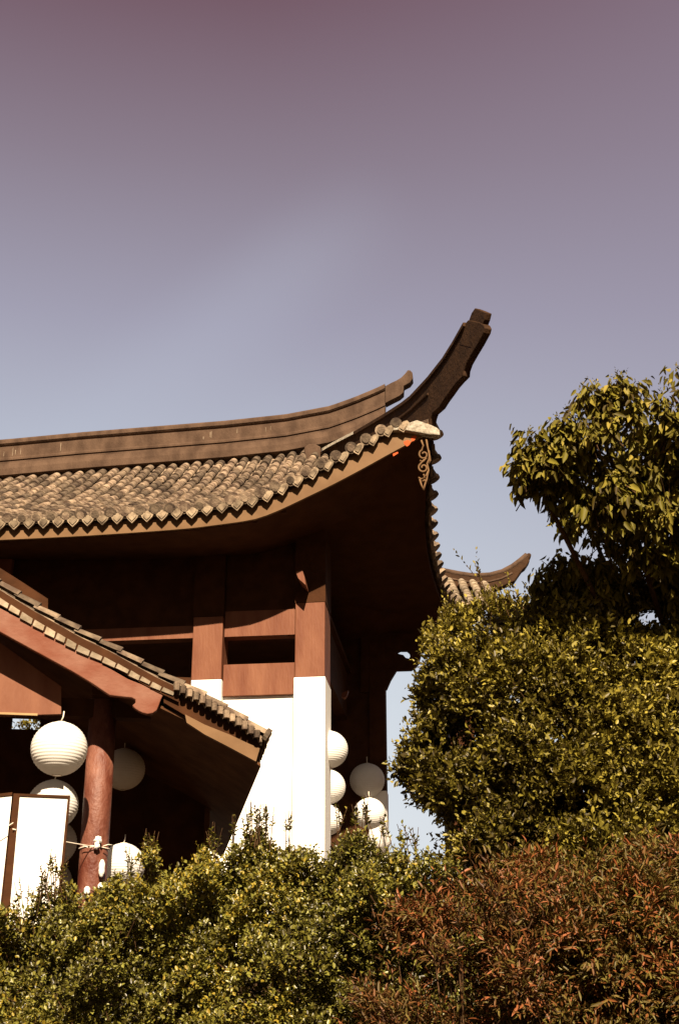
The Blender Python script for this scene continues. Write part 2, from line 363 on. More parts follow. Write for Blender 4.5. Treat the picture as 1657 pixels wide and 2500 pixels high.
def drip_tile(mb, p, wid, down, fwd, w=0.185, h=0.175):
    A = wid.normalized(); D = down.normalized(); Fd = fwd.normalized()
    sh = [(-.5, .05), (-.42, -.16), (0, -.62), (.42, -.16), (.5, .05), (.34, .32), (0, .42), (-.34, .32)]
    mb.prism([p + A * (x * w) - D * (y * h) + Fd * 0.03 for x, y in sh], -Fd * 0.03)
    mb.prism([p + A * (x * w * .66) - D * ((y * .66 - .03) * h) + Fd * 0.045 for x, y in sh], -Fd * 0.015)
class Row:
    def __init__(s, f, L): s.f = f; s.L = L
    def __call__(s, x): return s.f(x)
rng = random.Random(5)
PITCH_T = 0.222
roof = MB()
sheet = []
u = UL; k = 0
tl = MB(); dt = MB()
us = []
while u < UC - 0.34:
    us.append(u); u += PITCH_T
for u in us:
    top = VR if u <= uh else VE + (VR - VE) * max(0, (UC - u) / (UC - uh))
    top = max(top, VE + 0.28)
    slope = math.hypot(top - VE, z_front_surface(u, top) - z_front_surface(u, VE))
    f = lambda s, u=u, top=top, slope=slope: H.W(u, VE - 0.07 + (top - VE + 0.07) * s / slope, z_front_surface(u, VE + (top - VE) * s / slope))
    tile_row(tl, Row(f, slope), H.u, rnd=rng)
    um = u + PITCH_T / 2
    if um < UC - 0.30:
        tv = H.u * 1.0 + Vector((0, 0, (z_fb(um + .1) - z_fb(um - .1)) / .2))
        drip_tile(dt, H.W(um, VE - 0.075, z_front_surface(um, VE) - 0.035), tv, Vector((0, 0, -1)) - tv * 0 , -H.v)
        # pan courses between the cover tiles
        topm = VR if um <= uh else VE + (VR - VE) * max(0, (UC - um) / (UC - uh))
        n = max(1, int((topm - VE) / 0.12))
        for i in range(n):
            v0 = VE - 0.05 + (topm - VE) * i / n; v1 = v0 + (topm - VE) / n
            q0, q1 = z_front_surface(um, max(v0, VE)) + 0.018, z_front_surface(um, v1) + 0.004
            w = PITCH_T / 2 - .02
            tl.add([H.W(um - w, v0, q0 + .02), H.W(um, v0, q0 - 0.012), H.W(um + w, v0, q0 + .02), H.W(um - w, v1, q1 + .02), H.W(um, v1, q1 - .012), H.W(um + w, v1, q1 + .02),
                    H.W(um - w, v0, q0 - .01), H.W(um, v0, q0 - .035), H.W(um + w, v0, q0 - .01)], [(0, 1, 4, 3), (1, 2, 5, 4), (6, 7, 1, 0), (7, 8, 2, 1)])
# side slope
def side_row(v):
    vm = vmir(v)
    us_, zs_ = u_side(v) , z_side(v) + 0.16
    ut = u_hip(vm); zt = z_front_surface(ut, vm) if v <= VR else z_back_surface(ut, v)
    L = math.hypot(us_ - ut, zt - zs_)
    def f(s): t = s / L; return H.W(us_ + 0.06 + (ut - us_) * t, v, zs_ + (zt - zs_) * (0.75 * t + 0.25 * t * t))
    return Row(f, L)
v = VE + 0.20; PS = 0.34
while v < VB - 0.1:
    r_ = side_row(v); tile_row(tl, r_, H.v, r=.095, rnd=rng)
    vm = v + PS / 2
    if vm < VB - .1:
        q = side_row(vm)
        tv = H.v + Vector((0, 0, (z_side(vm + .1) - z_side(vm - .1)) / .2))
        drip_tile(tl, q(0) + H.u * 0.0, tv, Vector((0, 0, -1)), H.u, .24, .16)
    v += PS
# roof shell under the tiles: front, side and back slopes
sh = MB()
cols_ = list(np.linspace(UL, uh, 14)) + list(np.linspace(uh, UC, 12))[1:]
rows = []
for j in range(9):
    t = j / 8; row = []
    for u in cols_:
        top = VR if u <= uh else VE + (VR - VE) * (UC - u) / (UC - uh)
        vv = VE + (top - VE) * t; row.append(H.W(u, vv, z_front_surface(u, vv) - 0.01))
    rows.append(row)
sh.grid(rows, (0, 0, -0.06))
rows = []
for v in np.linspace(VE, VB, 26):
    r_ = side_row(float(v)); rows.append([r_(r_.L * t) + Vector((0, 0, -.02)) for t in np.linspace(0, 1, 6)])
sh.grid(rows, (0, 0, -0.06))
rows = []
for j in range(5):
    t = j / 4; row = []
    for u in cols_:
        top = VR if u <= uh else VB - (VB - VR) * (UC - u) / (UC - uh)
        vv = VB + (top - VB) * t; vm = vmir(vv)
        row.append(H.W(u, vv, z_back_surface(u, vv)))
    rows.append(row)
sh.grid(rows, (0, 0, -0.06))
roof_o = obj('roof', sh, M['tile'], hall)
obj('roof_tiles', tl, M['tile'], roof_o)
obj('drip_tiles', dt, M['drip'], roof_o)

# ---- fascia boards (front, side, back)
fb = MB(); rows = [[], []]
for u in np.linspace(UL, UC, 80):
    u = float(u); rows[0].append(H.W(u, VE, z_fb(u))); rows[1].append(H.W(u, VE, z_fb(u) + f_h(u)))
fb.grid(rows, H.v * 0.05)
fas_o = obj('fascia', fb, M['fascia'], hall)
sf = MB(); rows = [[], []]
for v in np.linspace(VE + .05, VB, 50):
    v = float(v); rows[0].append(H.W(u_side(v), v, z_side(v))); rows[1].append(H.W(u_side(v), v, z_side(v) + 0.16 + 0.1 * max(0, 1 - (v - VE) / .8)))
sf.grid(rows, H.u * -0.05)
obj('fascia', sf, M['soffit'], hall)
bf = MB(); rows = [[], []]
for u in np.linspace(UL, ubk - .05, 60):
    u = float(u); rows[0].append(H.W(u, VB, z_bk(u))); rows[1].append(H.W(u, VB, z_bk(u) + 0.16))
bf.grid(rows, H.v * -0.05)
obj('fascia', bf, M['dark'], hall)
# corner: pale cement pad, fret ornament, flaking orange paint
pad = [(944, 1046), (958, 1040), (975, 1034), (1000, 1031), (1017, 1025), (1034, 1031), (1052, 1037), (1066, 1044), (1073, 1050), (1073, 1062), (1045, 1060), (1014, 1054), (985, 1049), (960, 1050)]
cp = MB(); cp.prism([H.P(x, y, VE - 0.10) for x, y in pad], H.v * 0.14)
obj('corner_cap', cp, M['cement'], hall, bevel=0.012)
for poly in ([(985, 1078), (996, 1074), (1003, 1079), (999, 1086), (993, 1090), (986, 1084)], [(1003, 1067), (1013, 1062), (1017, 1067), (1010, 1076), (1004, 1078)], [(958, 1108), (970, 1103), (972, 1106), (960, 1114)]):
    fl = MB(); fl.prism([H.P(x, y, VE - 0.004) for x, y in poly], H.v * 0.003); obj('paint_patch', fl, M['orange'], fas_o)
fr = MB()
def scroll(cx, cy, r, a0, turns, n=26):
    return [(cx + math.cos(a0 + turns * 2 * PI * i / n) * r * (1 - .72 * i / n), cy + math.sin(a0 + turns * 2 * PI * i / n) * r * (1 - .72 * i / n)) for i in range(n)]
paths = [[(1040, 1072), (1043, 1090), (1047, 1108), (1046, 1122), (1042, 1132), (1046, 1148), (1041, 1170), (1036, 1185), (1034, 1196)],
         [(1028, 1075), (1033, 1088), (1029, 1099)] + scroll(1034, 1110, 12, PI * 1.25, -1.1),
         [(1036, 1122), (1028, 1130)] + scroll(1033, 1142, 12, PI * 1.15, -1.15), [(1040, 1118), (1033, 1127), (1024, 1125)],
         [(1034, 1158), (1036, 1166), (1028, 1170), (1021, 1166)], [(1024, 1170), (1028, 1184), (1034, 1196)], [(1046, 1100), (1050, 1125), (1045, 1133)],
         [(1033, 1160), (1040, 1162), (1045, 1150)], [(1030, 1176), (1036, 1172), (1040, 1178)]]
for p in paths: fr.tube([H.P(x, y, VE - 0.015) for x, y in p], 0.015, 6)
obj('scroll_ornament', fr, M['fascia'], hall, smooth=True)

# ---- ridge band, swept along the ridge with grooves and rolls
def ridge_ring(u, zt, top_only=False):
    # (offset across v, height below the top)
    prof = [(.0, 0), (.10, -.015), (.125, -.05), (.125, -.105), (.10, -.125), (.07, -.14), (.07, -.165), (.085, -.17), (.085, -.36), (.10, -.385), (.10, -.42), (.075, -.425), (.075, -.47), (.12, -.49), (.13, -.54), (.15, -.60), (.15, -.72)]
    if top_only: prof = prof[:6] + [(.03, -.17)]
    return [H.W(u, VR - a, zt + b * 1.09) for a, b in prof] + [H.W(u, VR + a, zt + b * 1.09) for a, b in reversed(prof[1:])]
rd = MB()
ub = H.c(940, 950, VR)[0]
uu = [float(x) for x in np.linspace(UL, ru[4], 14)] + [float(x) for x in np.linspace(ru[4], ub, 24)][1:]
rd.sweep([ridge_ring(u, z_rt(u)) for u in uu])
ridge = obj('ridge', rd, M['ridge'], hall)
tipo = MB()
tip = [(940, 942), (955, 934), (968, 928), (979, 921), (988, 912), (995, 903), (1001, 904), (1006, 909), (1007, 924), (1000, 934), (985, 942), (984, 958), (975, 966), (955, 976), (940, 984)]
tipo.prism([H.P(x, y, VR - .10) for x, y in tip], H.v * 0.2)
obj('ridge_tip', tipo, M['ridge'], ridge, bevel=0.01)
# mortar streaks and joints of the ridge panels
for i in range(12):
    u = UL + 4 + rng.random() * (ub - UL - 4); h = rng.uniform(.05, .18)
    z0 = z_rt(u) - .19 - rng.random() * (.18 - h); w = rng.uniform(.004, .010)
    mt = MB(); mt.fbox(H, u, u + w, VR - .089, VR - .083, z0 - h, z0); obj('mortar_joint', mt, M['plate'], ridge)
# block where the hip springs from the ridge
blk = MB(); 
blk.prism([H.P(x, y, VR - .42) for x, y in [(742, 1092), (752, 1084), (768, 1083), (782, 1090), (786, 1112), (788, 1138), (772, 1143), (750, 1148), (745, 1125)]], H.v * 0.34)
obj('ridge_block', blk, M['ridge'], ridge, bevel=0.02)

# ---- hip ridge with the flying horn
A_ = H.W(uh, VR - .1, 0); B_ = H.W(UC, VE, 0); hd = (B_ - A_).normalized(); hn = Vector((-hd.y, hd.x, 0)).normalized()
def hp(x, y, off=0): return cast(x, y, A_ + hn * off, hn)
horn = [(778, 1106), (860, 1056), (940, 1008), (985, 979), (1007, 963), (1050, 917), (1087, 870), (1112, 830), (1138, 785), (1142, 781), (1155, 783), (1170, 787), (1179, 792), (1183, 800), (1180, 812), (1165, 840), (1150, 865), (1137, 888), (1131, 905), (1130, 918), (1118, 930), (1105, 945), (1093, 962), (1080, 980), (1070, 996), (1054, 1010), (1050, 1022), (1047, 1040),
        (1016, 1036), (958, 1050), (900, 1082), (840, 1118), (784, 1150)]
hb = MB(); hb.prism([hp(x, y, -.02) for x, y in horn], hn * 0.11)
ho = obj('hip_ridge', hb, M['horn'], hall, bevel=0.014)
hc = MB(); tp = [(1143, 783), (1150, 764), (1158, 752), (1172, 757), (1186, 763), (1182, 780), (1176, 795)]
hc.prism([hp(x, y, -.01) for x, y in tp], hn * 0.09); obj('horn_tip', hc, M['horn'], ho, bevel=0.012)
hr = MB()   # raised roll along the crest, a thin one below it
crest = [(780, 1110), (860, 1061), (940, 1014), (985, 985), (1007, 968), (1050, 922), (1087, 875), (1112, 835), (1138, 789)]
pts = [hp(x, y, 0) for x, y in crest]
hr.sweep([[p - hn * .055 + Vector((0, 0, -.055)), p - hn * .055, p - hn * .02 + Vector((0, 0, .008)), p + hn * .06 + Vector((0, 0, .008)), p + hn * .12, p + hn * .12 + Vector((0, 0, -.055))] for p in pts])
low = [(784, 1138), (840, 1106), (900, 1071), (958, 1036), (1003, 1001), (1045, 962), (1090, 905), (1118, 868), (1150, 823)]
hr.tube([hp(x, y, -.025) for x, y in low[:6]], 0.022, 8)
hr.add(*(lambda a, b: ([a - hn * .028, b - hn * .028, b - hn * .028 + Vector((0, 0, .018)), a - hn * .028 + Vector((0, 0, .018))], [(0, 1, 2, 3)]))(hp(1126, 838), hp(1155, 845)))
obj('crest_roll', hr, M['horn'], ho)
ls = MB()   # pale strip along the hip
ls.sweep([[hp(x, y, -.06), hp(x, y, -.09) + Vector((0, 0, -.05)), hp(x, y, -.03) + Vector((0, 0, -.05))] for x, y in [(786, 1094), (820, 1075), (862, 1053)]])
obj('pale_strip', ls, M['cement'], ho)

# ---- soffit: one patch between the four eaves, arched up inside
so_ = MB(); rows = []
NV, NU = 26, 60
def Fr(s): u = UL + (UC - UL) * s; return (u, VE + .05, z_fb(u) + .01)
def Bk(s): u = UL + (ubk - UL) * s; return (u, VB - .05, z_bk(u) + .01)
def Sd(t): v = VE + .05 + (VB - VE - .1) * t; return (u_side(v) - .05, v, z_side(v) + .01)
def Lf(t): v = VE + .05 + (VB - VE - .1) * t; return (UL, v, (1 - t) * z_fb(UL) + t * z_bk(UL) + .01)
for j in range(NV):
    t = j / (NV - 1); row = []
    for i in range(NU):
        s = (i / (NU - 1)) ** 0.6
        a = np.array
        p = (1 - t) * a(Fr(s)) + t * a(Bk(s)) + (1 - s) * a(Lf(t)) + s * a(Sd(t)) - ((1 - s) * (1 - t) * a(Fr(0)) + s * (1 - t) * a(Fr(1)) + (1 - s) * t * a(Bk(0)) + s * t * a(Bk(1)))
        d = min(p[1] - VE - .05, VB - .05 - p[1], u_side(p[1]) - .05 - p[0])
        row.append(H.W(p[0], p[1], p[2] + 0.38 * min(max(d, 0), 1.5) ** 0.9))
    rows.append(row)
so_.grid(rows, (0, 0, 0.03))
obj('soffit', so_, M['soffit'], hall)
# corner hip rafter under the soffit
rf = MB()
pA, pB = H.W(-.1, .1, 0), H.W(UC - .12, VE + .12, 0)
zA = z_fb(-.1) + 0.25; zB = z_fb(UC) - 0.02
rf.prism([Vector((pA.x, pA.y, zA)), Vector((pB.x, pB.y, zB)), Vector((pB.x, pB.y, zB + .14)), Vector((pA.x, pA.y, zA + .2))], (pB - pA).cross(Vector((0, 0, 1))).normalized() * 0.16)
obj('hip_rafter', rf, M['soffit'], hall)
# rafters under the front eave
u = H.c(-60, 1400, 0)[0]
while u < -0.4:
    z0 = z_fb(u)
    rft = MB(); rft.hexa([H.W(u, VE + .08, z0 - .015), H.W(u + .07, VE + .08, z0 - .015), H.W(u + .07, .1, z0 + .33), H.W(u, .1, z0 + .33), H.W(u, VE + .08, z0 + .04), H.W(u + .07, VE + .08, z0 + .04), H.W(u + .07, .1, z0 + .40), H.W(u, .1, z0 + .40)])
    obj('rafter', rft, M['soffit'], hall); u += 0.42

# ---- pillars, beams, walls
ZT = 9.9
def pillar(u0, u1, v0, v1, zsplit, zbot=2.9, top=ZT, wmat='white', rmat='red', shade_z=None):
    e = MB(); e.fbox(H, u0 + .012, u1 - .012, v0 + .012, v1 - .012, zsplit, shade_z or top)
    p = obj('pillar', e, M[rmat], hall, bevel=0.012)
    if shade_z:
        k_ = MB(); k_.fbox(H, u0 + .006, u1 - .006, v0 + .006, v1 - .006, shade_z + .002, ZT); obj('pillar_top_shade', k_, M['dark'], p)  # pillar top under the eave, its shadow painted as a dark colour
    b = MB(); b.fbox(H, u0, u1, v0, v1, zbot, zsplit); obj('pillar_base', b, M[wmat], p, bevel=0.015)
    return p
zs = H.c(755, 1652, 0)[1]
uA = H.c(716, 1700, 0)[0]; PR = pillar(uA, 0, 0, .72, zs, shade_z=H.c(755, 1470, 0)[1])
uB0, uB1 = H.c(464, 1660, 0)[0], H.c(541, 1660, 0)[0]
pillar(uB0, uB1, 0, .5, H.c(500, 1659, 0)[1], shade_z=H.c(500, 1505, 0)[1])
uF = uB0 - 3.4; pillar(uF, uF + .48, 0, .5, zs)
zb = H.c(600, 1553, .1)[1]
zt1 = H.c(350, 1532, .1)[1]; zt2 = H.c(690, 1488, .1)[1]
b = MB(); b.fbox(H, UL, uB0 - .002, .1, .30, zb, zt1); obj('architrave', b, M['red'], hall)
b = MB(); b.fbox(H, uB1 + .002, uA - .002, .1, .30, zb, zt2); obj('architrave', b, M['red'], hall)
b = MB(); b.fbox(H, UL, uB0 - .002, .12, .28, zt1 + .002, ZT - .2); obj('upper_wall_shade', b, M['dark'], hall)  # wall above the lit strip, eave shadow put into a dark colour
b = MB(); b.fbox(H, uB1 + .002, uA - .002, .12, .28, zt2 + .002, ZT - .1); obj('upper_wall_shade', b, M['dark'], hall)  # same painted eave shadow between the pillars
b = MB(); b.fbox(H, uB1 + .002, uA - .002, .10, .34, H.c(600, 1698, .1)[1], H.c(600, 1621, .1)[1]); obj('lintel_panel', b, M['red'], hall, bevel=.006)
b = MB(); b.fbox(H, uB1 + .002, uA - .002, .16, .30, 2.9, H.c(600, 1698, .1)[1] - .002); obj('wall', b, M['white'], hall)
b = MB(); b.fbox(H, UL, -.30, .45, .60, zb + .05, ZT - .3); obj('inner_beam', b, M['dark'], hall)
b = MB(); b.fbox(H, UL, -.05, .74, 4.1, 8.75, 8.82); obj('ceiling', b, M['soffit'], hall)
b = MB(); b.fbox(H, -.30, -.12, .74, 4.1, 7.9, 8.74); obj('side_beam', b, M['dark'], hall)
# recess behind the front wall and the far cross wall
uR = H.c(943, 1800, 4.15)[0]; uL4 = H.c(470, 1800, 4.15)[0]
zt4 = H.c(942, 1678, 4.15)[1]
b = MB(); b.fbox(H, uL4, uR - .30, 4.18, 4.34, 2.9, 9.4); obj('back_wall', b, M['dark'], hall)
wz = H.c(935, 1930, 4.1)[1]
pc = pillar(uR - .31, uR, 4.1, 4.42, wz, top=9.3, rmat='dark')
bk = [(880, 1540), (1066, 1552), (1064, 1570), (1059, 1576), (1045, 1583), (1030, 1586), (1026, 1600), (1021, 1618), (1012, 1628), (1003, 1634), (967, 1635), (953, 1658), (943, 1681), (900, 1690), (880, 1690)]
hole = [(964, 1593), (972, 1596), (984, 1599), (990, 1606), (998, 1608), (1001, 1602), (998, 1592), (990, 1586), (976, 1586)]
seq = bk[:9] + hole[4:] + hole[:5] + bk[8:]
br = MB(); br.prism([H.P(x, y, 4.12) for x, y in bk[:1] + [(1066, 1552), (1064, 1570), (1059, 1576), (1045, 1583), (1030, 1586), (1026, 1587), (992, 1586.5), (976, 1586.5), (964, 1593), (958, 1620), (880, 1625)]], H.v * .14)
obj('carved_bracket', br, M['dark'], hall); br = MB(); br.prism([H.P(x, y, 4.125) for x, y in [(880, 1600), (958, 1600), (964, 1593.5), (972, 1596), (984, 1599), (990, 1606), (998, 1608), (1001, 1602), (998, 1592), (992, 1587), (1026, 1587), (1026, 1600), (1021, 1618), (1012, 1628), (1003, 1634), (967, 1635), (953, 1658), (943, 1681), (900, 1690), (880, 1690)]], H.v * .13)
obj('carved_bracket', br, M['dark'], hall)
# small timber ends that catch the light
t1 = MB(); t1.prism([H.P(x, y, -.35) for x, y in [(722, 1396), (738, 1392), (743, 1408), (746, 1428), (728, 1412)]], H.v * .4); obj('beam_end', t1, M['red'], hall)
t2 = MB(); t2.prism([H.P(x, y, 2.4) for x, y in [(834, 1692), (850, 1685), (846, 1698), (840, 1704), (833, 1700)]], H.v * .1); obj('beam_end', t2, M['red'], hall)

# ================================================================== FAR ROOF behind the corner
FY = 31.0
far = tag(empty('far_pavilion', at(1100, 1500, FY) * 1.0), 'distant pavilion roof with a curled ridge end right of the big eave', 'pavilion', )
far.location = Vector((at(1100, 1500, FY).x - 2, FY + 1, 2.9))
FF = Frame(0, FY, 0)
fo = [(1040, 1378), (1060, 1384), (1085, 1391), (1120, 1398), (1155, 1403), (1195, 1401), (1225, 1393), (1250, 1380), (1270, 1365), (1284, 1352), (1291, 1349), (1296, 1352), (1296, 1358), (1291, 1362), (1292, 1370), (1283, 1384), (1275, 1390), (1266, 1403), (1256, 1418), (1240, 1424), (1225, 1432), (1212, 1436), (1200, 1445), (1185, 1446), (1150, 1438), (1100, 1432), (1040, 1425)]
b = MB(); b.prism([FF.P(x, y, -.14) for x, y in fo], FF.v * .28); fro = obj('ridge', b, M['horn'], far, bevel=.02)
b = MB(); cr = [(1040, 1381), (1085, 1394), (1120, 1401), (1155, 1406), (1195, 1404), (1225, 1396), (1250, 1383), (1270, 1368), (1285, 1355)]
b.tube([FF.P(x, y, -.1) for x, y in cr], .065, 8); cr2 = [(x, y + 16) for x, y in cr[:-2]]; b.tube([FF.P(x, y, -.14) for x, y in cr2], .025, 6)
obj('ridge_roll', b, M['ridge'], fro, smooth=True)
b = MB(); fu0, fz0 = FF.c(1040, 1428, 0); fu1, fz1 = FF.c(1185, 1440, 0)
x = fu0 - 3
while x < fu1 + .05:
    zt_ = interp([fu0, fu1], [fz0, fz1], x); n = Row(lambda s, x=x, zt_=zt_: FF.W(x, -2.4 + s * .86, zt_ - 1.25 + s * .51), 2.5); tile_row(b, n, FF.u, seg=.3, r=.09, rnd=rng); x += .27
obj('roof_tiles', b, M['plate'], far)
b = MB(); b.hexa([FF.W(fu0 - 3, -2.4, fz0 - 1.33), FF.W(fu1, -2.4, fz1 - 1.33), FF.W(fu1, 0, fz1 - .1), FF.W(fu0 - 3, 0, fz0 - .1), FF.W(fu0 - 3, -2.4, fz0 - 1.25), FF.W(fu1, -2.4, fz1 - 1.25), FF.W(fu1, 0, fz1 - .02), FF.W(fu0 - 3, 0, fz0 - .02)]); obj('roof', b, M['tile'], far)
b = MB(); b.fbox(FF, fu0 + .35, fu1 - .5, -1.2, 1.2, 2.9, fz0 - .9); obj('wall', b, M['dark'], far)

# ================================================================== PORCH (front left)
Q0 = at(400, 1700, 14.0)
Q = Frame(Q0.x, Q0.y, 8.2)
porch = tag(empty('porch_pavilion', Q.W(-1.5, 2.5, 2.9)), 'low porch with a tiled gable edge, red barge board and dark interior at left', 'porch')
topc = [(-420, 1130), (-200, 1285), (-100, 1352), (0, 1424), (89, 1479), (201, 1542), (268, 1574), (379, 1636), (437, 1664), (491, 1691), (580, 1745), (640, 1786)]
tu, tz = zip(*[Q.c(x, y, 0) for x, y in topc])
def qtop(u): return interp(tu, tz, u)
# roof slab
VD = 5.8
def vend(u): t = min(1, max(0, (u + 1.1) / .9)); return 3.75 + (VD - 3.75) * t * t * (3 - 2 * t)
ug_ = [float(x) for x in np.linspace(tu[0], tu[-1], 40)]
rows = []
for k_ in (0, 1):
    rows.append([Q.W(u, .02 if k_ == 0 else vend(u), qtop(u) - .055) for u in ug_])
b = MB(); b.grid(rows, (0, 0, -.05)); pr = obj('roof', b, M['tile'], porch)
# tiles running down the slope
b = MB(); ul, ur_ = tu[0], tu[-1]
seglen = [0]
uu = [ur_ + .02] + [float(x) for x in np.linspace(ur_, ul, 59)]
for i in range(1, 60): seglen.append(seglen[-1] + math.hypot(uu[i] - uu[i - 1], qtop(uu[i]) - qtop(uu[i - 1])))
def along(s, vv, dz=0): u = interp(seglen, uu, s); return Q.W(u, vv, qtop(u) - .055 + dz - max(0, u - ur_) * .5)
vv = .06
while vv < VD:
    sl_ = seglen[-1] if vv < 3.75 else max(q for q, u_ in zip(seglen, uu) if vend(u_) >= vv)
    tile_row(b, Row(lambda s, vv=vv: along(s, vv), sl_), Q.v, seg=.24, r=.068, rnd=rng)
    drip_tile(b, along(0, vv + .13), Q.v, Vector((0, 0, -1)), Q.u, .17, .15)
    vv += .26
obj('roof_tiles', b, M['tile'], pr)
# pale edge plates under the gable tiles
b = MB(); x = -60.0
while x < 398:
    w = rng.uniform(24, 33); y0 = interp([p[0] for p in topc], [p[1] for p in topc], x); y1 = interp([p[0] for p in topc], [p[1] for p in topc], x + w)
    d = interp([0, 200, 400], [34, 36, 30], x); h = interp([0, 200, 400], [17, 17, 13], x) * rng.uniform(.8, 1.1)
    b.prism([Q.P(x + 2, y0 + d + 2, -.03), Q.P(x + w - 3, y1 + d, -.03), Q.P(x + w - 7, y1 + d + h - 4, -.03), Q.P(x - 4, y0 + d + h, -.03)], Q.v * .05); x += w
obj('edge_tiles', b, M['plate'], pr)
b = MB(); b.grid([[Q.P(x, y + d, -.012) for x, y in topc[:9]] for d in (16, 50)], Q.v * .04); obj('verge', b, M['dark'], pr)
# barge board with a curled end
bt = [(-420, 1200), (-200, 1357), (-100, 1424), (0, 1484), (134, 1553), (223, 1605), (312, 1657), (350, 1672), (402, 1688)]
bb = [(397, 1700), (393, 1708), (388, 1722), (383, 1734), (373, 1741), (360, 1743), (348, 1740), (338, 1735), (328, 1728), (323, 1722), (331, 1716), (331, 1708), (322, 1703), (300, 1701), (268, 1697), (225, 1668), (179, 1640), (89, 1591), (0, 1542), (-100, 1486), (-200, 1420), (-420, 1270)]
b = MB(); b.prism([Q.P(x, y, 0.0) for x, y in bt + bb], Q.v * .07); obj('barge_board', b, M['barge'], pr, bevel=.008)
# closely packed tile ends and fascia of the lower eave
b = MB(); x = 432.0
while x < 640:
    y = interp([p[0] for p in topc], [p[1] for p in topc], x)
    c = Q.P(x, y + 12, -.06); rr = .034
    b.tube([c + Vector((0, 0, .02)) - Q.v * 0.02, c + Vector((0, 0, -.055)) - Q.v * .02], [rr, rr * .85], 8)
    b.tube([c + Vector((0, 0, .012)), c + Q.v * .3 + Vector((0, 0, .05))], rr, 8)
    c2 = Q.P(x + 6, y + 27, -.03); b.prism([c2 + Q.u * (a * .04) + Vector((0, 0, h * .07)) for a, h in [(-.5, .5), (.5, .5), (.4, -.2), (0, -.6), (-.4, -.2)]], Q.v * .02)
    x += rng.uniform(13.5, 16.5)
obj('eave_tiles', b, M['tile'], pr)
b = MB(); b.prism([Q.P(x, y, -.0) for x, y in [(452, 1744), (500, 1769), (560, 1793), (600, 1812), (634, 1827), (625, 1859), (560, 1824), (500, 1793), (456, 1764)]], Q.v * .06); obj('fascia', b, M['fascia'], pr)
b = MB(); b.prism([Q.P(x, y, .03) for x, y in [(400, 1672), (440, 1685), (500, 1715), (580, 1765), (634, 1800), (634, 1829), (600, 1814), (560, 1795), (500, 1771), (452, 1746), (400, 1715)]], Q.v * .05); obj('tile_bed', b, M['dark'], pr)
# soffit
b = MB(); rows = []
for v_ in (0, .33, .66, 1):
    rows.append([Q.W(u, .08 + (vend(u) - .08) * v_, qtop(u) - .34) for u in ug_])
b.grid(rows, (0, 0, .03)); obj('soffit', b, M['porchsoffit'], pr)
# gilded trim + gable panel, tie beam
b = MB(); b.prism([Q.P(x, y, .42) for x, y in [(2, 1570), (150, 1676), (150, 1743), (2, 1747), (-400, 1758), (-400, 1300)]], Q.v * .05); obj('gable_panel', b, M['red'], porch)
b = MB(); u0, z0 = Q.c(-400, 1758, .40); u1, z1 = Q.c(150, 1749, .40); b.fbox(Q, u0, Q.c(92, 1749, .40)[0], .40, .42, z1, z1 + .022); obj('gilt_trim', b, M['gold'], porch)
# back wall of the porch with transom openings
V3 = 3.4
xb = [-700, 28, 98, 174, 230, 519]; yb = [1500, 1753, 1783, 1806]
ug = [Q.c(x, 1780, V3)[0] for x in xb]; zg = [Q.c(130, y, V3)[1] for y in yb] + [2.9]
zg[0] = qtop(ug[2]) + .8
b = MB()
for i in range(5):
    for j in range(4):
        if (i == 1 and j == 1) or (i == 3 and j in (1, 2)): continue
        zt_ = zg[j]
        if j == 0:
            a0, a1 = qtop(ug[i]) - .33, qtop(ug[i + 1]) - .33
            b.hexa([Q.W(ug[i], V3, zg[1]), Q.W(ug[i + 1], V3, zg[1]), Q.W(ug[i + 1], V3 + .1, zg[1]), Q.W(ug[i], V3 + .1, zg[1]), Q.W(ug[i], V3, a0), Q.W(ug[i + 1], V3, a1), Q.W(ug[i + 1], V3 + .1, a1), Q.W(ug[i], V3 + .1, a0)])
        else: b.fbox(Q, ug[i], ug[i + 1], V3, V3 + .1, zg[j + 1], zt_)
obj('back_wall', b, M['dark'], porch)
b = MB(); b.fbox(Q, ug[5] - .06, ug[5], V3 - .06, V3 - .003, 2.9, qtop(ug[5]) - .34); obj('corner_post', b, M['porchsoffit'], porch)
# round column
cu = [Q.c(241, 1900, .6)[0]]; R_ = .145
cbase = Q.W(cu[0], .6 + R_, 2.9)
b = MB(); ztop = Q.c(241, 1700, .6)[1]
b.tube([cbase + Vector((0, 0, h)) for h in (0, .6, 1.4, ztop - 2.9)], [R_, R_, R_, R_ * .98], 40)
col_o = obj('column', b, M['column'], porch, smooth=True)
b = MB(); b.fbox(Q, tu[1], cu[0] + .5, .64, .80, Q.c(130, 1746, .64)[1], ztop - .02); obj('tie_beam', b, M['dark'], porch)
b = MB(); b.fbox(Q, cu[0] - .12, cu[0] + .9, .45, .62, ztop - .02, ztop + .2); obj('bracket_beam', b, M['dark'], porch)
# upper roll seen above the slope, its shade put into the dark colour
b = MB(); rl = [(-420, 1085), (-200, 1240), (-60, 1342), (0, 1386), (60, 1424), (118, 1462)]
b.sweep([[Q.P(x, y, 1.1), Q.P(x, y, 1.0) + Vector((0, 0, -.01)), Q.P(x, y + 24, 1.0), Q.P(x - 2, y + 60, 1.0), Q.P(x - 2, y + 60, 1.25), Q.P(x, y, 1.2)] for x, y in rl]); obj('hip_roll', b, M['dark'], pr)

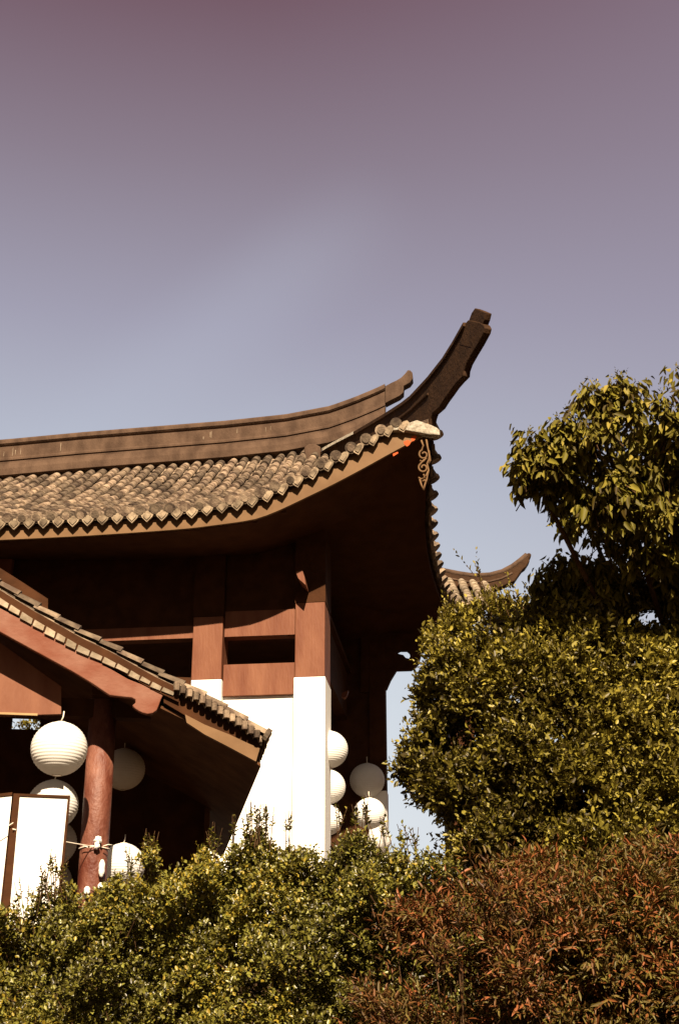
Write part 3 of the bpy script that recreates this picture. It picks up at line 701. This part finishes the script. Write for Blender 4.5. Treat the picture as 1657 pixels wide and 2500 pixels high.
# white screens
def screen(name, label, pts_out, pts_in, v0, off=0):
    e = tag(empty(name, Q.W(Q.c(pts_out[0][0], 2200, v0)[0], v0, 2.9)), label, 'screen')
    fr_ = MB(); n = 4
    o_ = [Q.P(x, y, v0 - .02) for x, y in pts_out]; i_ = [Q.P(x, y, v0 - .02) for x, y in pts_in]
    for k in range(4):
        a, b_, c, d = o_[k], o_[(k + 1) % 4], i_[(k + 1) % 4], i_[k]
        fr_.hexa([a, b_, c, d, a + Q.v * .05, b_ + Q.v * .05, c + Q.v * .05, d + Q.v * .05])
    obj('frame', fr_, M['dark'], e)
    p = MB(); p.prism([q + Q.v * .015 for q in i_], Q.v * .012); obj('panel', p, M['white'], e)
    return e
SV = -.35
screen('folding_screen', 'tall white screen panel in thin dark frame under the pile of lanterns', [(34, 1937), (172, 1942), (128, 2420), (-16, 2420)], [(49, 1943), (166, 1948), (121, 2400), (8, 2400)], SV)
screen('folding_screen', 'white screen panel cut by the left picture edge, beside the thin framed one', [(-130, 1952), (31, 1934), (-21, 2420), (-180, 2420)], [(-120, 1958), (30, 1941), (-13, 2400), (-170, 2400)], SV + .05)

# cord tied round the column
cw = Q.W(cu[0], .6 + R_, 0)
rope = tag(empty('cord', at(240, 2072, 14.6)), 'thin pale cord tied in a white knot round the worn red column', 'cord')
b = MB()
pA = Q.P(32, 2024, SV - .05); pB = Q.P(224, 2066, .58)
b.tube([pA.lerp(pB, t) - Vector((0, 0, .014 * math.sin(PI * t))) for t in np.linspace(0, 1, 14)], .0058, 6)
pC = Q.P(-40, 2052, SV - .04); b.tube([pA + Vector((0, 0, .06)), pA.lerp(pC, .5) + Vector((0, 0, .02)), pC], .004, 6)
zk = Q.c(240, 2066, .58)[1]
b.tube([cw + Vector((math.cos(a) * (R_ + .007), math.sin(a) * (R_ + .007), zk + .006 * math.sin(3 * a))) for a in np.linspace(0, 2 * PI, 33)], .006, 6)
b.tube([Q.P(238, 2066, .57), Q.P(216, 2069, .56), Q.P(200, 2063, .57)], .005, 6)
b.tube([Q.P(252, 2066, .56), Q.P(264, 2062, .57), Q.P(274, 2063, .6)], .005, 6)
obj('string', b, M['rope'], rope, smooth=True)
b = MB(); rk = random.Random(8)
for k_ in range(9):
    c = Q.P(240 + rk.uniform(-5, 5), 2058 + rk.uniform(-11, 12), .555); a = rk.uniform(0, PI); q = Vector((math.cos(a), 0, math.sin(a)))
    b.tube([c - q * .028, c + Vector((0, -.012, .008)), c + q * .028], [.010, .017, .010], 8)
obj('knot', b, M['cloth'], rope, smooth=True)
def white_oval(cx, cy, w, h, label):  # plain white oval solids set in front of the column
    c = Q.P(cx, cy, .56); e = MB(); n = 14; sc = 14.6 / FPX * .97
    rings = []
    for i in range(n + 1):
        a = PI * i / n; r_ = max(.001, math.sin(a)) ** .8 * w * .5 * sc * (1 + .06 * math.sin(7 * a)); zz = math.cos(a) * h * .5 * sc
        rings.append([c + Vector((math.cos(t) * r_, math.sin(t) * r_, zz)) for t in np.linspace(0, 2 * PI, 13)[:-1]])
    e.sweep(rings); o = obj('white_blob', e, M['cloth'], None, base=c, smooth=True); tag(o, label, 'blob'); return o
white_oval(249, 2120, 16, 43, 'long white oval on the red column just below the knot')
white_oval(246, 2167, 15, 24, 'short white oval on the red column above the hedge leaves')
white_oval(213, 2175, 16, 22, 'small white oval at the left edge of the red column by the hedge')

# ================================================================== LANTERNS
def lantern_meshes():
    R0 = .5; mb = MB(); nr = 23; sub = 4; rings = []
    tot = nr * sub
    for i in range(tot + 1):
        a = .16 + (PI - .32) * i / tot; fr_ = (i % sub) / sub
        dep = (4 * fr_ * (1 - fr_)) * .009
        rad = (R0 - dep) * math.sin(a); z = (R0 - dep * .3) * .955 * math.cos(a)
        rings.append([Vector((math.cos(t) * rad, math.sin(t) * rad, z)) for t in np.linspace(0, 2 * PI, 49)[:-1]])
    mb.sweep(rings, cap=False)
    cap_ = MB()
    cap_.tube([Vector((math.cos(t) * .083, math.sin(t) * .083, .472)) for t in np.linspace(0, 2 * PI, 25)], .009, 6)
    bot_ = MB(); bot_.tube([Vector((math.cos(t) * .083, math.sin(t) * .083, -.472)) for t in np.linspace(0, 2 * PI, 25)], .009, 6)
    cap_.tube([Vector((-.083, 0, .472)), Vector((0, 0, .50)), Vector((.083, 0, .472))], .005, 5)
    cd = MB(); cd.tube([Vector((0, 0, .50)), Vector((-.03, 0, .58)), Vector((-.035, 0, .68))], .012, 6)
    return mb, cap_, cd, bot_
lm, lc, ld, lb = lantern_meshes()
lant0 = empty('paper_lantern', (0, 0, 0))
sh_o = obj('shade', lm, M['paper'], lant0, smooth=True); ri_o = obj('hoop', lc, M['rope'], lant0, smooth=True); bo_o = obj('hoop', lb, M['rope'], lant0, smooth=True); co_o = obj('hanging_cord', ld, M['rope'], lant0, smooth=True)
def lantern(px, py, Y, dia, label, first=False, group='white paper lanterns hung in rows'):
    p = at(px, py, Y)
    size = dia * (Y * (CP - (1250 - py) / FPX * SP)) / FPX
    if first: r_ = lant0
    else:
        r_ = lant0.copy(); C.objects.link(r_)
        for ch in (sh_o, ri_o, bo_o, co_o):
            c = ch.copy(); C.objects.link(c); c.parent = r_
    r_.location = p; r_.scale = (size,) * 3; r_.rotation_euler = (0, 0, px * .37)
    tag(r_, label, 'lantern', group); return r_
lantern(145, 1828, 13.85, 142, 'largest white ribbed paper lantern, hanging topmost left of the red column', True)
lantern(130, 1964, 15.25, 124, 'white lantern directly below the largest one, half hidden by the framed screen')
lantern(131, 2057, 16.1, 112, 'half shaded lantern between the screen edge and the red column, above the lowest one')
lantern(124, 2152, 17.2, 100, 'lowest lantern left of the red column, mostly behind hedge leaves')
lantern(302, 1878, 16.3, 107, 'dim unlit lantern in the dark porch just right of the red column')
lantern(300, 2112, 15.45, 106, 'sunlit lantern low beside the red column, above the hedge')
lantern(802, 1830, 20.95, 98, 'topmost lantern peeking out right of the white pillar')
lantern(800, 1921, 23.2, 88, 'middle lantern of three peeking out right of the white pillar')
lantern(797, 2002, 23.0, 78, 'bottom lantern behind the white pillar, touching the hedge')
lantern(896, 1905, 24.3, 87, 'dark shaded lantern hanging near the right edge of the hall')
lantern(902, 1986, 23.2, 78, 'half lit lantern under the dark shaded one at the right edge of the hall')
lantern(925, 2050, 24.3, 60, 'white lantern fragment among hedge leaves at the far right of the hall')

# ================================================================== VEGETATION
def leaf_arrays(c, d, n, L, W, fold=.25, curl=.0):
    """c base, d direction, n normal (N,3); six points per leaf, two quads"""
    s = np.cross(d, n); s /= np.linalg.norm(s, axis=1, keepdims=True) + 1e-9
    n = np.cross(s, d)
    L = L[:, None]; W = W[:, None]
    t = c + d * L - n * curl * L
    l1 = c + d * L * .35 + s * W * .5 + n * W * fold; r1 = c + d * L * .35 - s * W * .5 + n * W * fold
    l2 = c + d * L * .72 + s * W * .38 + n * (W * fold * .8) - n * curl * L * .45; r2 = c + d * L * .72 - s * W * .38 + n * W * fold * .8 - n * curl * L * .45
    V = np.stack([c, l1, l2, t, r2, r1], axis=1).reshape(-1, 3)
    b = np.arange(len(c))[:, None] * 6
    F_ = np.concatenate([b + np.array([[0, 1, 2, 3]]), b + np.array([[0, 3, 4, 5]])], axis=0)
    return V, F_
def unit(a): return a / (np.linalg.norm(a, axis=-1, keepdims=True) + 1e-9)
def shoots(o, d, L, k, leafL, leafW, rs, spread=.9, droop=0.0, upn=.6, jit=.35, curl=0.05, whorl=False):
    """o,d (N,3) shoots, k leaves on each"""
    N_ = len(o); d = unit(d)
    ref = unit(rs.normal(size=(N_, 3))); a = unit(np.cross(d, ref)); b = np.cross(d, a)
    P, D, Nn, LL, WW = [], [], [], [], []
    for i in range(k):
        t = (i + .6) / k
        ang = i * 2.4 + rs.uniform(-.3, .3, N_)
        rad = a * np.cos(ang)[:, None] + b * np.sin(ang)[:, None]
        sp = spread * (1.15 - .55 * t)
        ld = unit(d * (1 - .25 * sp) + rad * sp + rs.normal(size=(N_, 3)) * jit * .4 + np.array([0, 0, -droop]))
        P.append(o + d * (L * t)[:, None]); D.append(ld)
        Nn.append(unit(d * .8 - rad * .3 + np.array([0, 0, upn]) + rs.normal(size=(N_, 3)) * jit))
        f = (.62 + .75 * rs.random(N_) ** 1.5) * (1 - .35 * t)
        LL.append(leafL * f); WW.append(leafW * f)
    return leaf_arrays(np.concatenate(P), np.concatenate(D), np.concatenate(Nn), np.concatenate(LL), np.concatenate(WW), curl=curl)
def twigs(mb, o, d, L, r=.002, back=.12):
    for i in range(len(o)):
        a = Vector(o[i]); q = Vector(d[i]); mb.tube([a - q * back, a + q * float(L[i])], [r * 1.6, r], 3, cap=False)
def limb(mb, pts, r0, r1, n=8):
    m = len(pts); mb.tube(pts, [r0 + (r1 - r0) * i / (m - 1) for i in range(m)], n)

def wx(px, py, Y): p = at(px, py, Y); return p.x, p.z
def lumpy(blobs, rs, k=5, f=.34):
    out = list(blobs)
    for px, py, Y, q in blobs:
        for _ in range(k):
            a = rs.uniform(0, 2 * PI); e = rs.uniform(.6, .98)
            out.append((px + math.cos(a) * q * e, py + math.sin(a) * q * e, Y - rs.uniform(.1, .9) * math.sqrt(max(0, 1 - (e * .9) ** 2)) * q * .0028, q * f * rs.uniform(.6, 1.25)))
    return out
def pxy(P):
    y = P[:, 1]; z = P[:, 2] - EYE; dep = y * CP + z * SP
    return 828.5 + FPX * P[:, 0] / dep, 1250 - FPX * (z * CP - y * SP) / dep
def gaps(P, D, ell):
    x, y = pxy(P); m = np.ones(len(P), dtype=bool)
    for cx0, cy0, a, b in ell: m &= ((x - cx0) / a) ** 2 + ((y - cy0) / b) ** 2 > 1
    return P[m], D[m]
def carve(P, D, n, rad, rs, keep=.12):
    c = P[rs.choice(len(P), n, replace=False)] + np.array([0, -.02, 0]); m = np.ones(len(P), dtype=bool)
    for q in c:
        h = np.linalg.norm((P - q) * np.array([1, .5, 1.1]), axis=1) < rad * rs.uniform(.5, 1.4)
        m &= ~(h & (rs.random(len(P)) > keep))
    return P[m], D[m]
def blob_cloud(blobs, per_m2, rs, shell=.35, keep_up=0.0, Yfront=True):
    """points + outward directions over a union of balls given as (px, py, Y, radius px)"""
    B = []
    for px, py, Y, rp in blobs:
        p = at(px, py, Y); sc = Y * (CP - (1250 - py) / FPX * SP) / FPX; B.append((np.array(p), rp * sc))
    Ps, Ds = [], []
    for c, r in B:
        n = int(per_m2 * 4 * PI * r * r)
        d = unit(rs.normal(size=(n, 3))); q = 1 - shell * rs.random(n) ** 1.6
        r_eff = r * (1 + .12 * np.sin(d[:, 0] * 5 + c[0] * 9) * np.cos(d[:, 2] * 6 + c[2] * 7) + .08 * rs.normal(size=n) * .6)
        P = c + d * (r_eff * q)[:, None]
        ok = d[:, 1] < .65
        for c2, r2 in B:
            if c2 is c: continue
            ok &= np.linalg.norm(P - c2, axis=1) > r2 * (1 - shell) * .9
        Ps.append(P[ok]); Ds.append(d[ok])
    return np.concatenate(Ps), np.concatenate(Ds), B

# ---- clipped small-leaf hedge in the lower left
rs = np.random.RandomState(4)
crest_px = [(-420, 2260), (-200, 2250), (-60, 2262), (0, 2240), (40, 2222), (85, 2195), (100, 2175), (130, 2145), (165, 2150), (190, 2175), (225, 2180), (270, 2155), (330, 2118), (370, 2092), (410, 2106), (470, 2092), (520, 2090), (570, 2052), (610, 2018), (660, 2022), (720, 2052), (770, 2078), (830, 2056), (880, 2028), (930, 2052), (980, 2062), (1040, 2078), (1080, 2110), (1200, 2200), (1400, 2300)]
HY = 8.2
cx, cz = zip(*[wx(x, y + 38, HY) for x, y in crest_px])
hedge = tag(empty('hedge', (float(np.mean(cx)) - .4, HY + .3, 0)), 'glossy small leaved green hedge filling the lower left below the white wall', 'hedge')
NS = 30000
X = rs.uniform(cx[0], cx[-1], NS); crest = np.interp(X, cx, cz)
crest = crest + .04 * np.sin(X * 23) + .03 * np.sin(X * 41 + 1)
dz = rs.random(NS) ** 1.15 * 1.5
bump = .16 * np.sin(X * 5.1 + dz * 4) + .10 * np.sin(X * 11 + dz * 13 + 2) + .05 * np.sin(dz * 23 + X * 3)
Yh = HY - .12 - .55 * np.sqrt(np.clip(dz, 0, 2)) - bump + rs.exponential(.16, NS)
o_ = np.stack([X, Yh, crest - dz], axis=1)
d_ = unit(np.stack([rs.normal(0, .45, NS), -.6 + rs.normal(0, .35, NS), .75 + rs.normal(0, .35, NS)], axis=1))
# top and rear
NT = 6000; X2 = rs.uniform(cx[0], cx[-1], NT); c2 = np.interp(X2, cx, cz)
dep = rs.random(NT) * 1.0
o2 = np.stack([X2, HY - .1 + dep, c2 - .03 - .12 * rs.random(NT) - dep * .05], axis=1)
d2 = unit(np.stack([rs.normal(0, .4, NT), rs.normal(-.1, .35, NT), np.full(NT, 1.0)], axis=1))
NQ = 24000; X4 = rs.uniform(cx[0], cx[-1], NQ); z4 = np.interp(X4, cx, cz) - .05 - rs.random(NQ) * 1.5
o4 = np.stack([X4, HY + .1 + rs.random(NQ) * .6, z4], axis=1); d4 = unit(rs.normal(0, 1, (NQ, 3)) + np.array([0, -.6, .4]))
V4, F4 = shoots(o4, d4, rs.uniform(.05, .12, NQ), 6, .034, .020, rs)
# long free shoots on the crest
free = [(600, 2020), (612, 1995), (628, 2010), (640, 2000), (655, 2008), (575, 2028), (700, 2025), (828, 2012), (870, 2000), (885, 1985), (898, 2002), (858, 2012), (140, 2135), (130, 2120), (150, 2140), (100, 2170), (112, 2160), (365, 2066), (372, 2080), (362, 2100), (515, 2050), (520, 2066), (80, 2205), (60, 2190), (995, 2050), (1010, 2060), (940, 2035), (310, 2118), (320, 2130), (45, 2225)]
o3 = np.array([tuple(at(x, y + 12, HY - .1 + rs.uniform(-.1, .1))) for x, y in free for _ in range(3)]) + rs.normal(0, .012, (len(free) * 3, 3))
d3 = unit(np.stack([rs.normal(0, .22, len(o3)), rs.normal(-.1, .15, len(o3)), np.ones(len(o3))], axis=1))
o_, d_ = carve(o_, d_, 190, .085, rs, .15); NS = len(o_)
V1, F1 = shoots(o_, d_, rs.uniform(.04, .09, NS), 6, .034, .021, rs, spread=1.1)
V2, F2 = shoots(o2, d2, rs.uniform(.04, .09, NT), 6, .032, .020, rs, spread=1.1)
V3_, F3 = shoots(o3, d3, rs.uniform(.05, .12, len(o3)), 8, .032, .020, rs, spread=1.2)
VV = np.concatenate([V1, V2, V3_, V4]); FFc = np.concatenate([F1, F2 + len(V1), F3 + len(V1) + len(V2), F4 + len(V1) + len(V2) + len(V3_)])
npobj('foliage', VV, FFc, M['hedge'], hedge)
b = MB(); idx = rs.choice(NS, 900, replace=False); twigs(b, o_[idx], d_[idx], np.full(900, .06)); twigs(b, o3, d3, np.full(len(o3), .12))
for i in range(26):
    x0 = rs.uniform(cx[2], cx[-4]); zt_ = np.interp(x0, cx, cz) - .15; y0 = HY + rs.uniform(.25, .6)
    limb(b, [Vector((x0, y0, 0)), Vector((x0 + rs.uniform(-.1, .1), y0 + rs.uniform(-.1, .1), zt_ * .5)), Vector((x0 + rs.uniform(-.25, .25), y0, zt_ * .85)), Vector((x0 + rs.uniform(-.3, .3), y0 - .05, zt_))], .022, .005, 6)
obj('branches', b, M['bark'], hedge)

# ---- big rounded evergreen on the right
rs = np.random.RandomState(11)
BY = 10.6
bl = [(1165, 1590, BY, 90), (1115, 1575, BY, 50), (1260, 1580, BY + .2, 95), (1370, 1600, BY + .3, 130), (1230, 1680, BY - .1, 180), (1160, 1760, BY, 118), (1115, 1870, BY - .1, 110), (1035, 1878, BY, 50), (1080, 1700, BY, 50), (1200, 1930, BY - .3, 170), (1180, 2040, BY - .3, 100),
      (1400, 1760, BY - .3, 250), (1560, 1640, BY, 220), (1580, 1900, BY - .3, 260), (1380, 1990, BY - .5, 200), (1500, 2150, BY - .6, 220), (1700, 1750, BY, 220), (1750, 2000, BY, 260), (1300, 2160, BY - .3, 160), (1920, 1800, BY + .2, 240), (1960, 2060, BY, 280), (2120, 1950, BY + .4, 260), (1800, 2250, BY - .2, 220), (2250, 2150, BY + .4, 280)]
bush = tag(empty('evergreen_bush', (at(1400, 1900, BY).x, BY + .2, gz(0, BY))), 'tall dense rounded evergreen bush with small yellow green leaves right of the hall', 'bush')
bl0 = len(bl); bl = lumpy(bl, rs, 8, .36)
P, D, B = blob_cloud(bl, 820, rs, shell=.5); B = B[:bl0]
D = unit(D * .8 + np.array([0, -.25, .55]) + rs.normal(0, .3, P.shape))
kp = P[:, 1] < BY + .5; P = P[kp]; D = D[kp]; P, D = carve(P, D, 230, .125, rs); P, D = gaps(P, D, [(1120, 1645, 26, 26), (1172, 1692, 20, 16), (1105, 1560, 24, 16), (1595, 1530, 44, 36), (1060, 2010, 50, 40), (1075, 1720, 12, 30), (1250, 1470, 20, 14), (1045, 1800, 16, 18)])
st = rs.choice(len(P), 650, replace=False)
V1, F1 = shoots(P, D, rs.uniform(.05, .17, len(P)), 7, .060, .030, rs, spread=.8, jit=.8)
ed = [(1030, 1830), (1035, 1870), (1000, 1835), (990, 1850), (985, 1880), (995, 1905), (1075, 1640), (1070, 1610), (1065, 1680), (1055, 1740), (1080, 1520), (1110, 1500), (1175, 1450), (1165, 1400), (1240, 1465), (1300, 1455), (1265, 1460), (1320, 1460), (1200, 1480), (1050, 1770), (1090, 1500), (1230, 1475)]
o3 = np.array([tuple(at(x + 8, y + 22, BY + rs.uniform(-.15, .15))) for x, y in ed for _ in range(3)]) + rs.normal(0, .02, (len(ed) * 3, 3))
d3 = unit(np.stack([-.25 + rs.normal(0, .3, len(o3)), rs.normal(-.1, .2, len(o3)), np.full(len(o3), 1.)], axis=1))
o3 = np.concatenate([o3, P[st]]); d3 = np.concatenate([d3, unit(D[st] + np.array([0, 0, .3]))])
V2, F2 = shoots(o3, d3, rs.uniform(.10, .34, len(o3)), 9, .046, .021, rs, spread=.7)
npobj('foliage', np.concatenate([V1, V2]), np.concatenate([F1, F2 + len(V1)]), M['bush'], bush)
b = MB(); idx = rs.choice(len(P), 700, replace=False); twigs(b, P[idx], D[idx], np.full(700, .08), .003, .25); twigs(b, o3, d3, np.full(len(o3), .14), .0025, .09)
root = Vector((at(1400, 1900, BY).x, BY + .3, gz(0, BY + .3) - .1))
obj('trunk', (lambda t: (limb(t, [root, root + Vector((.05, 0, .8)), root + Vector((-.05, .05, 1.6))], .16, .09, 12), t)[1])(MB()), M['bark'], bush, smooth=True)
for c, r in B:
    e_ = Vector(c); limb(b, [root + Vector((0, 0, 1.2)), (root + Vector((0, 0, 1.2))).lerp(e_, .5) + Vector((rs.uniform(-.1, .1), .1, .05)), e_, e_ + Vector((rs.uniform(-.2, .2), -.1, r * .6))], .055, .008, 7)
obj('branches', b, M['bark'], bush)

# ---- tree with big drooping leaves, top right
rs = np.random.RandomState(21)
TY = 9.6
tb = [(1290, 1118, TY, 40), (1325, 1160, TY, 52), (1345, 1100, TY, 36), (1375, 1120, TY, 60), (1400, 1055, TY, 45), (1440, 990, TY, 48), (1500, 960, TY, 42), (1430, 1150, TY, 100), (1510, 1080, TY, 100), (1570, 1010, TY, 60), (1640, 960, TY, 62), (1650, 900, TY, 36), (1600, 1120, TY, 120), (1700, 1060, TY, 120), (1500, 1240, TY, 110), (1420, 1260, TY, 62), (1620, 1270, TY, 130), (1540, 1370, TY, 100), (1640, 1420, TY, 90), (1440, 1400, TY, 62), (1380, 1395, TY - .1, 36), (1500, 1470, TY, 70), (1620, 1560, TY, 60), (1750, 1250, TY, 160), (1760, 1450, TY, 130), (1400, 1470, TY, 50), (1470, 1180, TY, 90), (1560, 1200, TY, 120), (1680, 1180, TY, 120), (1560, 1310, TY, 110), (1500, 1400, TY, 90), (1680, 1340, TY, 120), (1580, 1460, TY, 100), (1700, 1520, TY, 110), (1350, 1190, TY, 45), (1340, 1440, TY, 30)]
tree = tag(empty('broadleaf_tree', (at(1840, 1900, TY + 1.6).x, TY + 1.6, gz(0, TY + 1.6))), 'tree with large drooping pointed leaves cut by the right picture edge', 'tree')
tb = [(x + (22 if x > 1400 else 0), y + (18 if x > 1400 else 0), TY + float(np.interp(y, [900, 1130, 1220, 1300, 1500], [-.7, -.5, .05, .4, .6])), q) for x, y, _, q in tb]
tb0 = len(tb); tb = lumpy(tb, rs, 5, .42)
P, D, B = blob_cloud(tb, 270, rs, shell=.8); B = B[:tb0]; Lq = pxy(P)[0] < 1400; Pl, Dl = P[Lq], D[Lq]; P, D = carve(P[~Lq], D[~Lq], 85, .14, rs); P = np.concatenate([P, Pl]); D = np.concatenate([D, Dl]); P, D = gaps(P, D, [(1400, 1345, 75, 34), (1370, 1320, 40, 25), (1465, 1355, 30, 20), (1640, 1390, 22, 16), (1580, 1395, 16, 12), (1600, 1500, 34, 30), (1570, 1535, 18, 30), (1640, 1530, 20, 16), (1500, 1010, 14, 22), (1590, 985, 22, 30), (1500, 1320, 14, 10)])
V1, F1 = shoots(P, unit(D * .7 + np.array([0, -.1, .35]) + rs.normal(0, .3, P.shape)), rs.uniform(.08, .18, len(P)), 5, .115, .044, rs, spread=.85, droop=1.5, upn=.1, jit=.7, curl=.2)
# small young leaves and pinkish seed sprigs on the top
sel = P[:, 1] < TY - .1
P2 = P[sel][::3]; V2, F2 = shoots(P2 + np.array([0, 0, .06]), unit(np.tile([0, -.1, 1.0], (len(P2), 1)) + rs.normal(0, .35, P2.shape)), rs.uniform(.05, .12, len(P2)), 6, .035, .014, rs, spread=.8)
npobj('crown', np.concatenate([V1, V2]), np.concatenate([F1, F2 + len(V1)]), M['tree'], tree)
b = MB(); twigs(b, P[::12], unit(D[::12] * .5 + np.array([0, 0, .7])), np.full(len(P[::12]), .10), .003, .2)
root = Vector((at(1840, 1900, TY + 1.6).x, TY + 1.6, gz(0, TY + 1.6) - .1)); fork = root + Vector((-.15, 0, 2.6))
for c, r in B[::5]:
    e_ = Vector(c); limb(b, [fork, fork.lerp(e_, .5) + Vector((.1, .35, .1)), e_ + Vector((0, .08, 0)), e_ + Vector((-.05, .05, r * .5))], .035, .005, 7)
obj('branches', b, M['bark'], tree)
t_ = MB(); limb(t_, [root, root + Vector((-.05, .05, .8)), fork], .15, .10, 12); obj('trunk', t_, M['bark'], tree, smooth=True)

# ---- reddish feathery shrubs, lower right
def nandina(name, label, blobs, per, mat_, seed, leafL=.054, leafW=.0125):
    rs = np.random.RandomState(seed)
    c0 = at(blobs[0][0], blobs[0][1], blobs[0][2])
    e = tag(empty(name, (c0.x, c0.y + .1, 0)), label, 'shrub')
    P, D, B = blob_cloud(lumpy(blobs, rs, 7, .36), per * 1.5, rs, shell=.5); B = B[:len(blobs)]
    P = P + np.stack([.05 * np.sin(P[:, 2] * 17 + P[:, 0] * 9), 0 * P[:, 0], .07 * np.sin(P[:, 0] * 14) * np.sin(P[:, 0] * 5 + 1)], axis=1)
    D = unit(D * .5 + np.array([-.15, -.25, .65]) + rs.normal(0, .33, P.shape))
    P, D = carve(P, D, 150, .10, rs, .15)
    st = rs.choice(len(P), len(P) // 14, replace=False); P[st] += D[st] * .07; D[st] = unit(D[st] + np.array([0, 0, .5]))
    # each shoot: a stalk carrying side stalks with narrow leaflets
    a = unit(np.cross(D, unit(rs.normal(size=P.shape)))); Vs, Fs, n = [], [], 0
    for s_ in (-1, 1, 0):
        dd = unit(D * (.8 if s_ else 1) + a * .75 * s_)
        for t in ((.25, .6) if s_ else (.75,)):
            V_, F_ = shoots(P + D * .12 * t, dd, rs.uniform(.06, .13, len(P)), 5, leafL, leafW, rs, spread=.75, droop=.12, upn=.9, jit=.3, curl=.12)
            Vs.append(V_); Fs.append(F_ + n); n += len(V_)
    npobj('foliage', np.concatenate(Vs), np.concatenate(Fs), mat_, e)
    b = MB(); twigs(b, P[::4], D[::4], np.full(len(P[::4]), .10), .0022, .15)
    for c, r in B:
        f = Vector((c[0] + rs.uniform(-.15, .15), c[1] + .15, 0)); limb(b, [f, f.lerp(Vector(c), .6) + Vector((.04, .03, 0)), Vector(c), Vector(c) + Vector((0, -.05, r * .7))], .007, .002, 5)
    obj('stems', b, M['bark'], e)
NY = 6.9
nandina('nandina_shrub', 'reddish orange feathery shrub in front of the hedge, lower centre right', [(1120, 2370, NY, 135), (1060, 2330, NY, 60), (1200, 2310, NY + .1, 110), (1250, 2400, NY - .2, 190), (1130, 2490, NY - .2, 150), (1020, 2540, NY - .1, 80), (1300, 2560, NY, 200), (1110, 2620, NY, 180)], 330, M['nandina'], 31)
nandina('nandina_shrub', 'taller brown green and russet feathery shrub at the lower right corner', [(1420, 2320, NY + .3, 125), (1340, 2285, NY + .3, 90), (1520, 2270, NY + .4, 120), (1630, 2310, NY + .4, 150), (1500, 2400, NY + .1, 200), (1660, 2430, NY, 210), (1420, 2520, NY, 180), (1600, 2600, NY, 210), (1760, 2350, NY + .2, 220), (1900, 2480, NY + .3, 240), (2100, 2560, NY + .5, 260), (1300, 2190, NY + .4, 60), (1460, 2170, NY + .4, 40)], 330, M['nandina2'], 37)
nandina('nandina_shrub', 'bright rust red sprigs standing between the two larger feathery shrubs', [(1290, 2260, NY - .05, 70), (1370, 2300, NY - .1, 60), (1240, 2190, NY + .05, 42), (1120, 2235, NY, 40), (1000, 2260, NY, 26), (1330, 2410, NY - .3, 60), (1560, 2500, NY - .5, 90)], 380, M['nandina'], 41, .04, .010)

# ---- tree far behind, seen through the porch transom
rs = np.random.RandomState(51)
far_t = tag(empty('background_tree', Vector((at(130, 1780, 34).x, 34, 2.9))), 'tree behind the hall glimpsed through the transom gaps left of the column', 'tree')
P, D, B = blob_cloud([(90, 1800, 34, 45), (150, 1790, 34, 40), (200, 1815, 34, 38), (60, 1850, 34, 60), (130, 1880, 34, 80), (210, 1770, 34, 14), (110, 1765, 34, 18)], 24, rs, shell=.6)
V1, F1 = shoots(P, unit(D + np.array([0, 0, .4])), rs.uniform(.15, .3, len(P)), 6, .14, .07, rs)
npobj('crown', V1, F1, M['bush'], far_t)
t_ = MB(); q = Vector(far_t.location); limb(t_, [q, q + Vector((.1, 0, 3)), q + Vector((-.1, 0, 5.6))], .2, .06, 10); obj('trunk', t_, M['bark'], far_t, smooth=True)
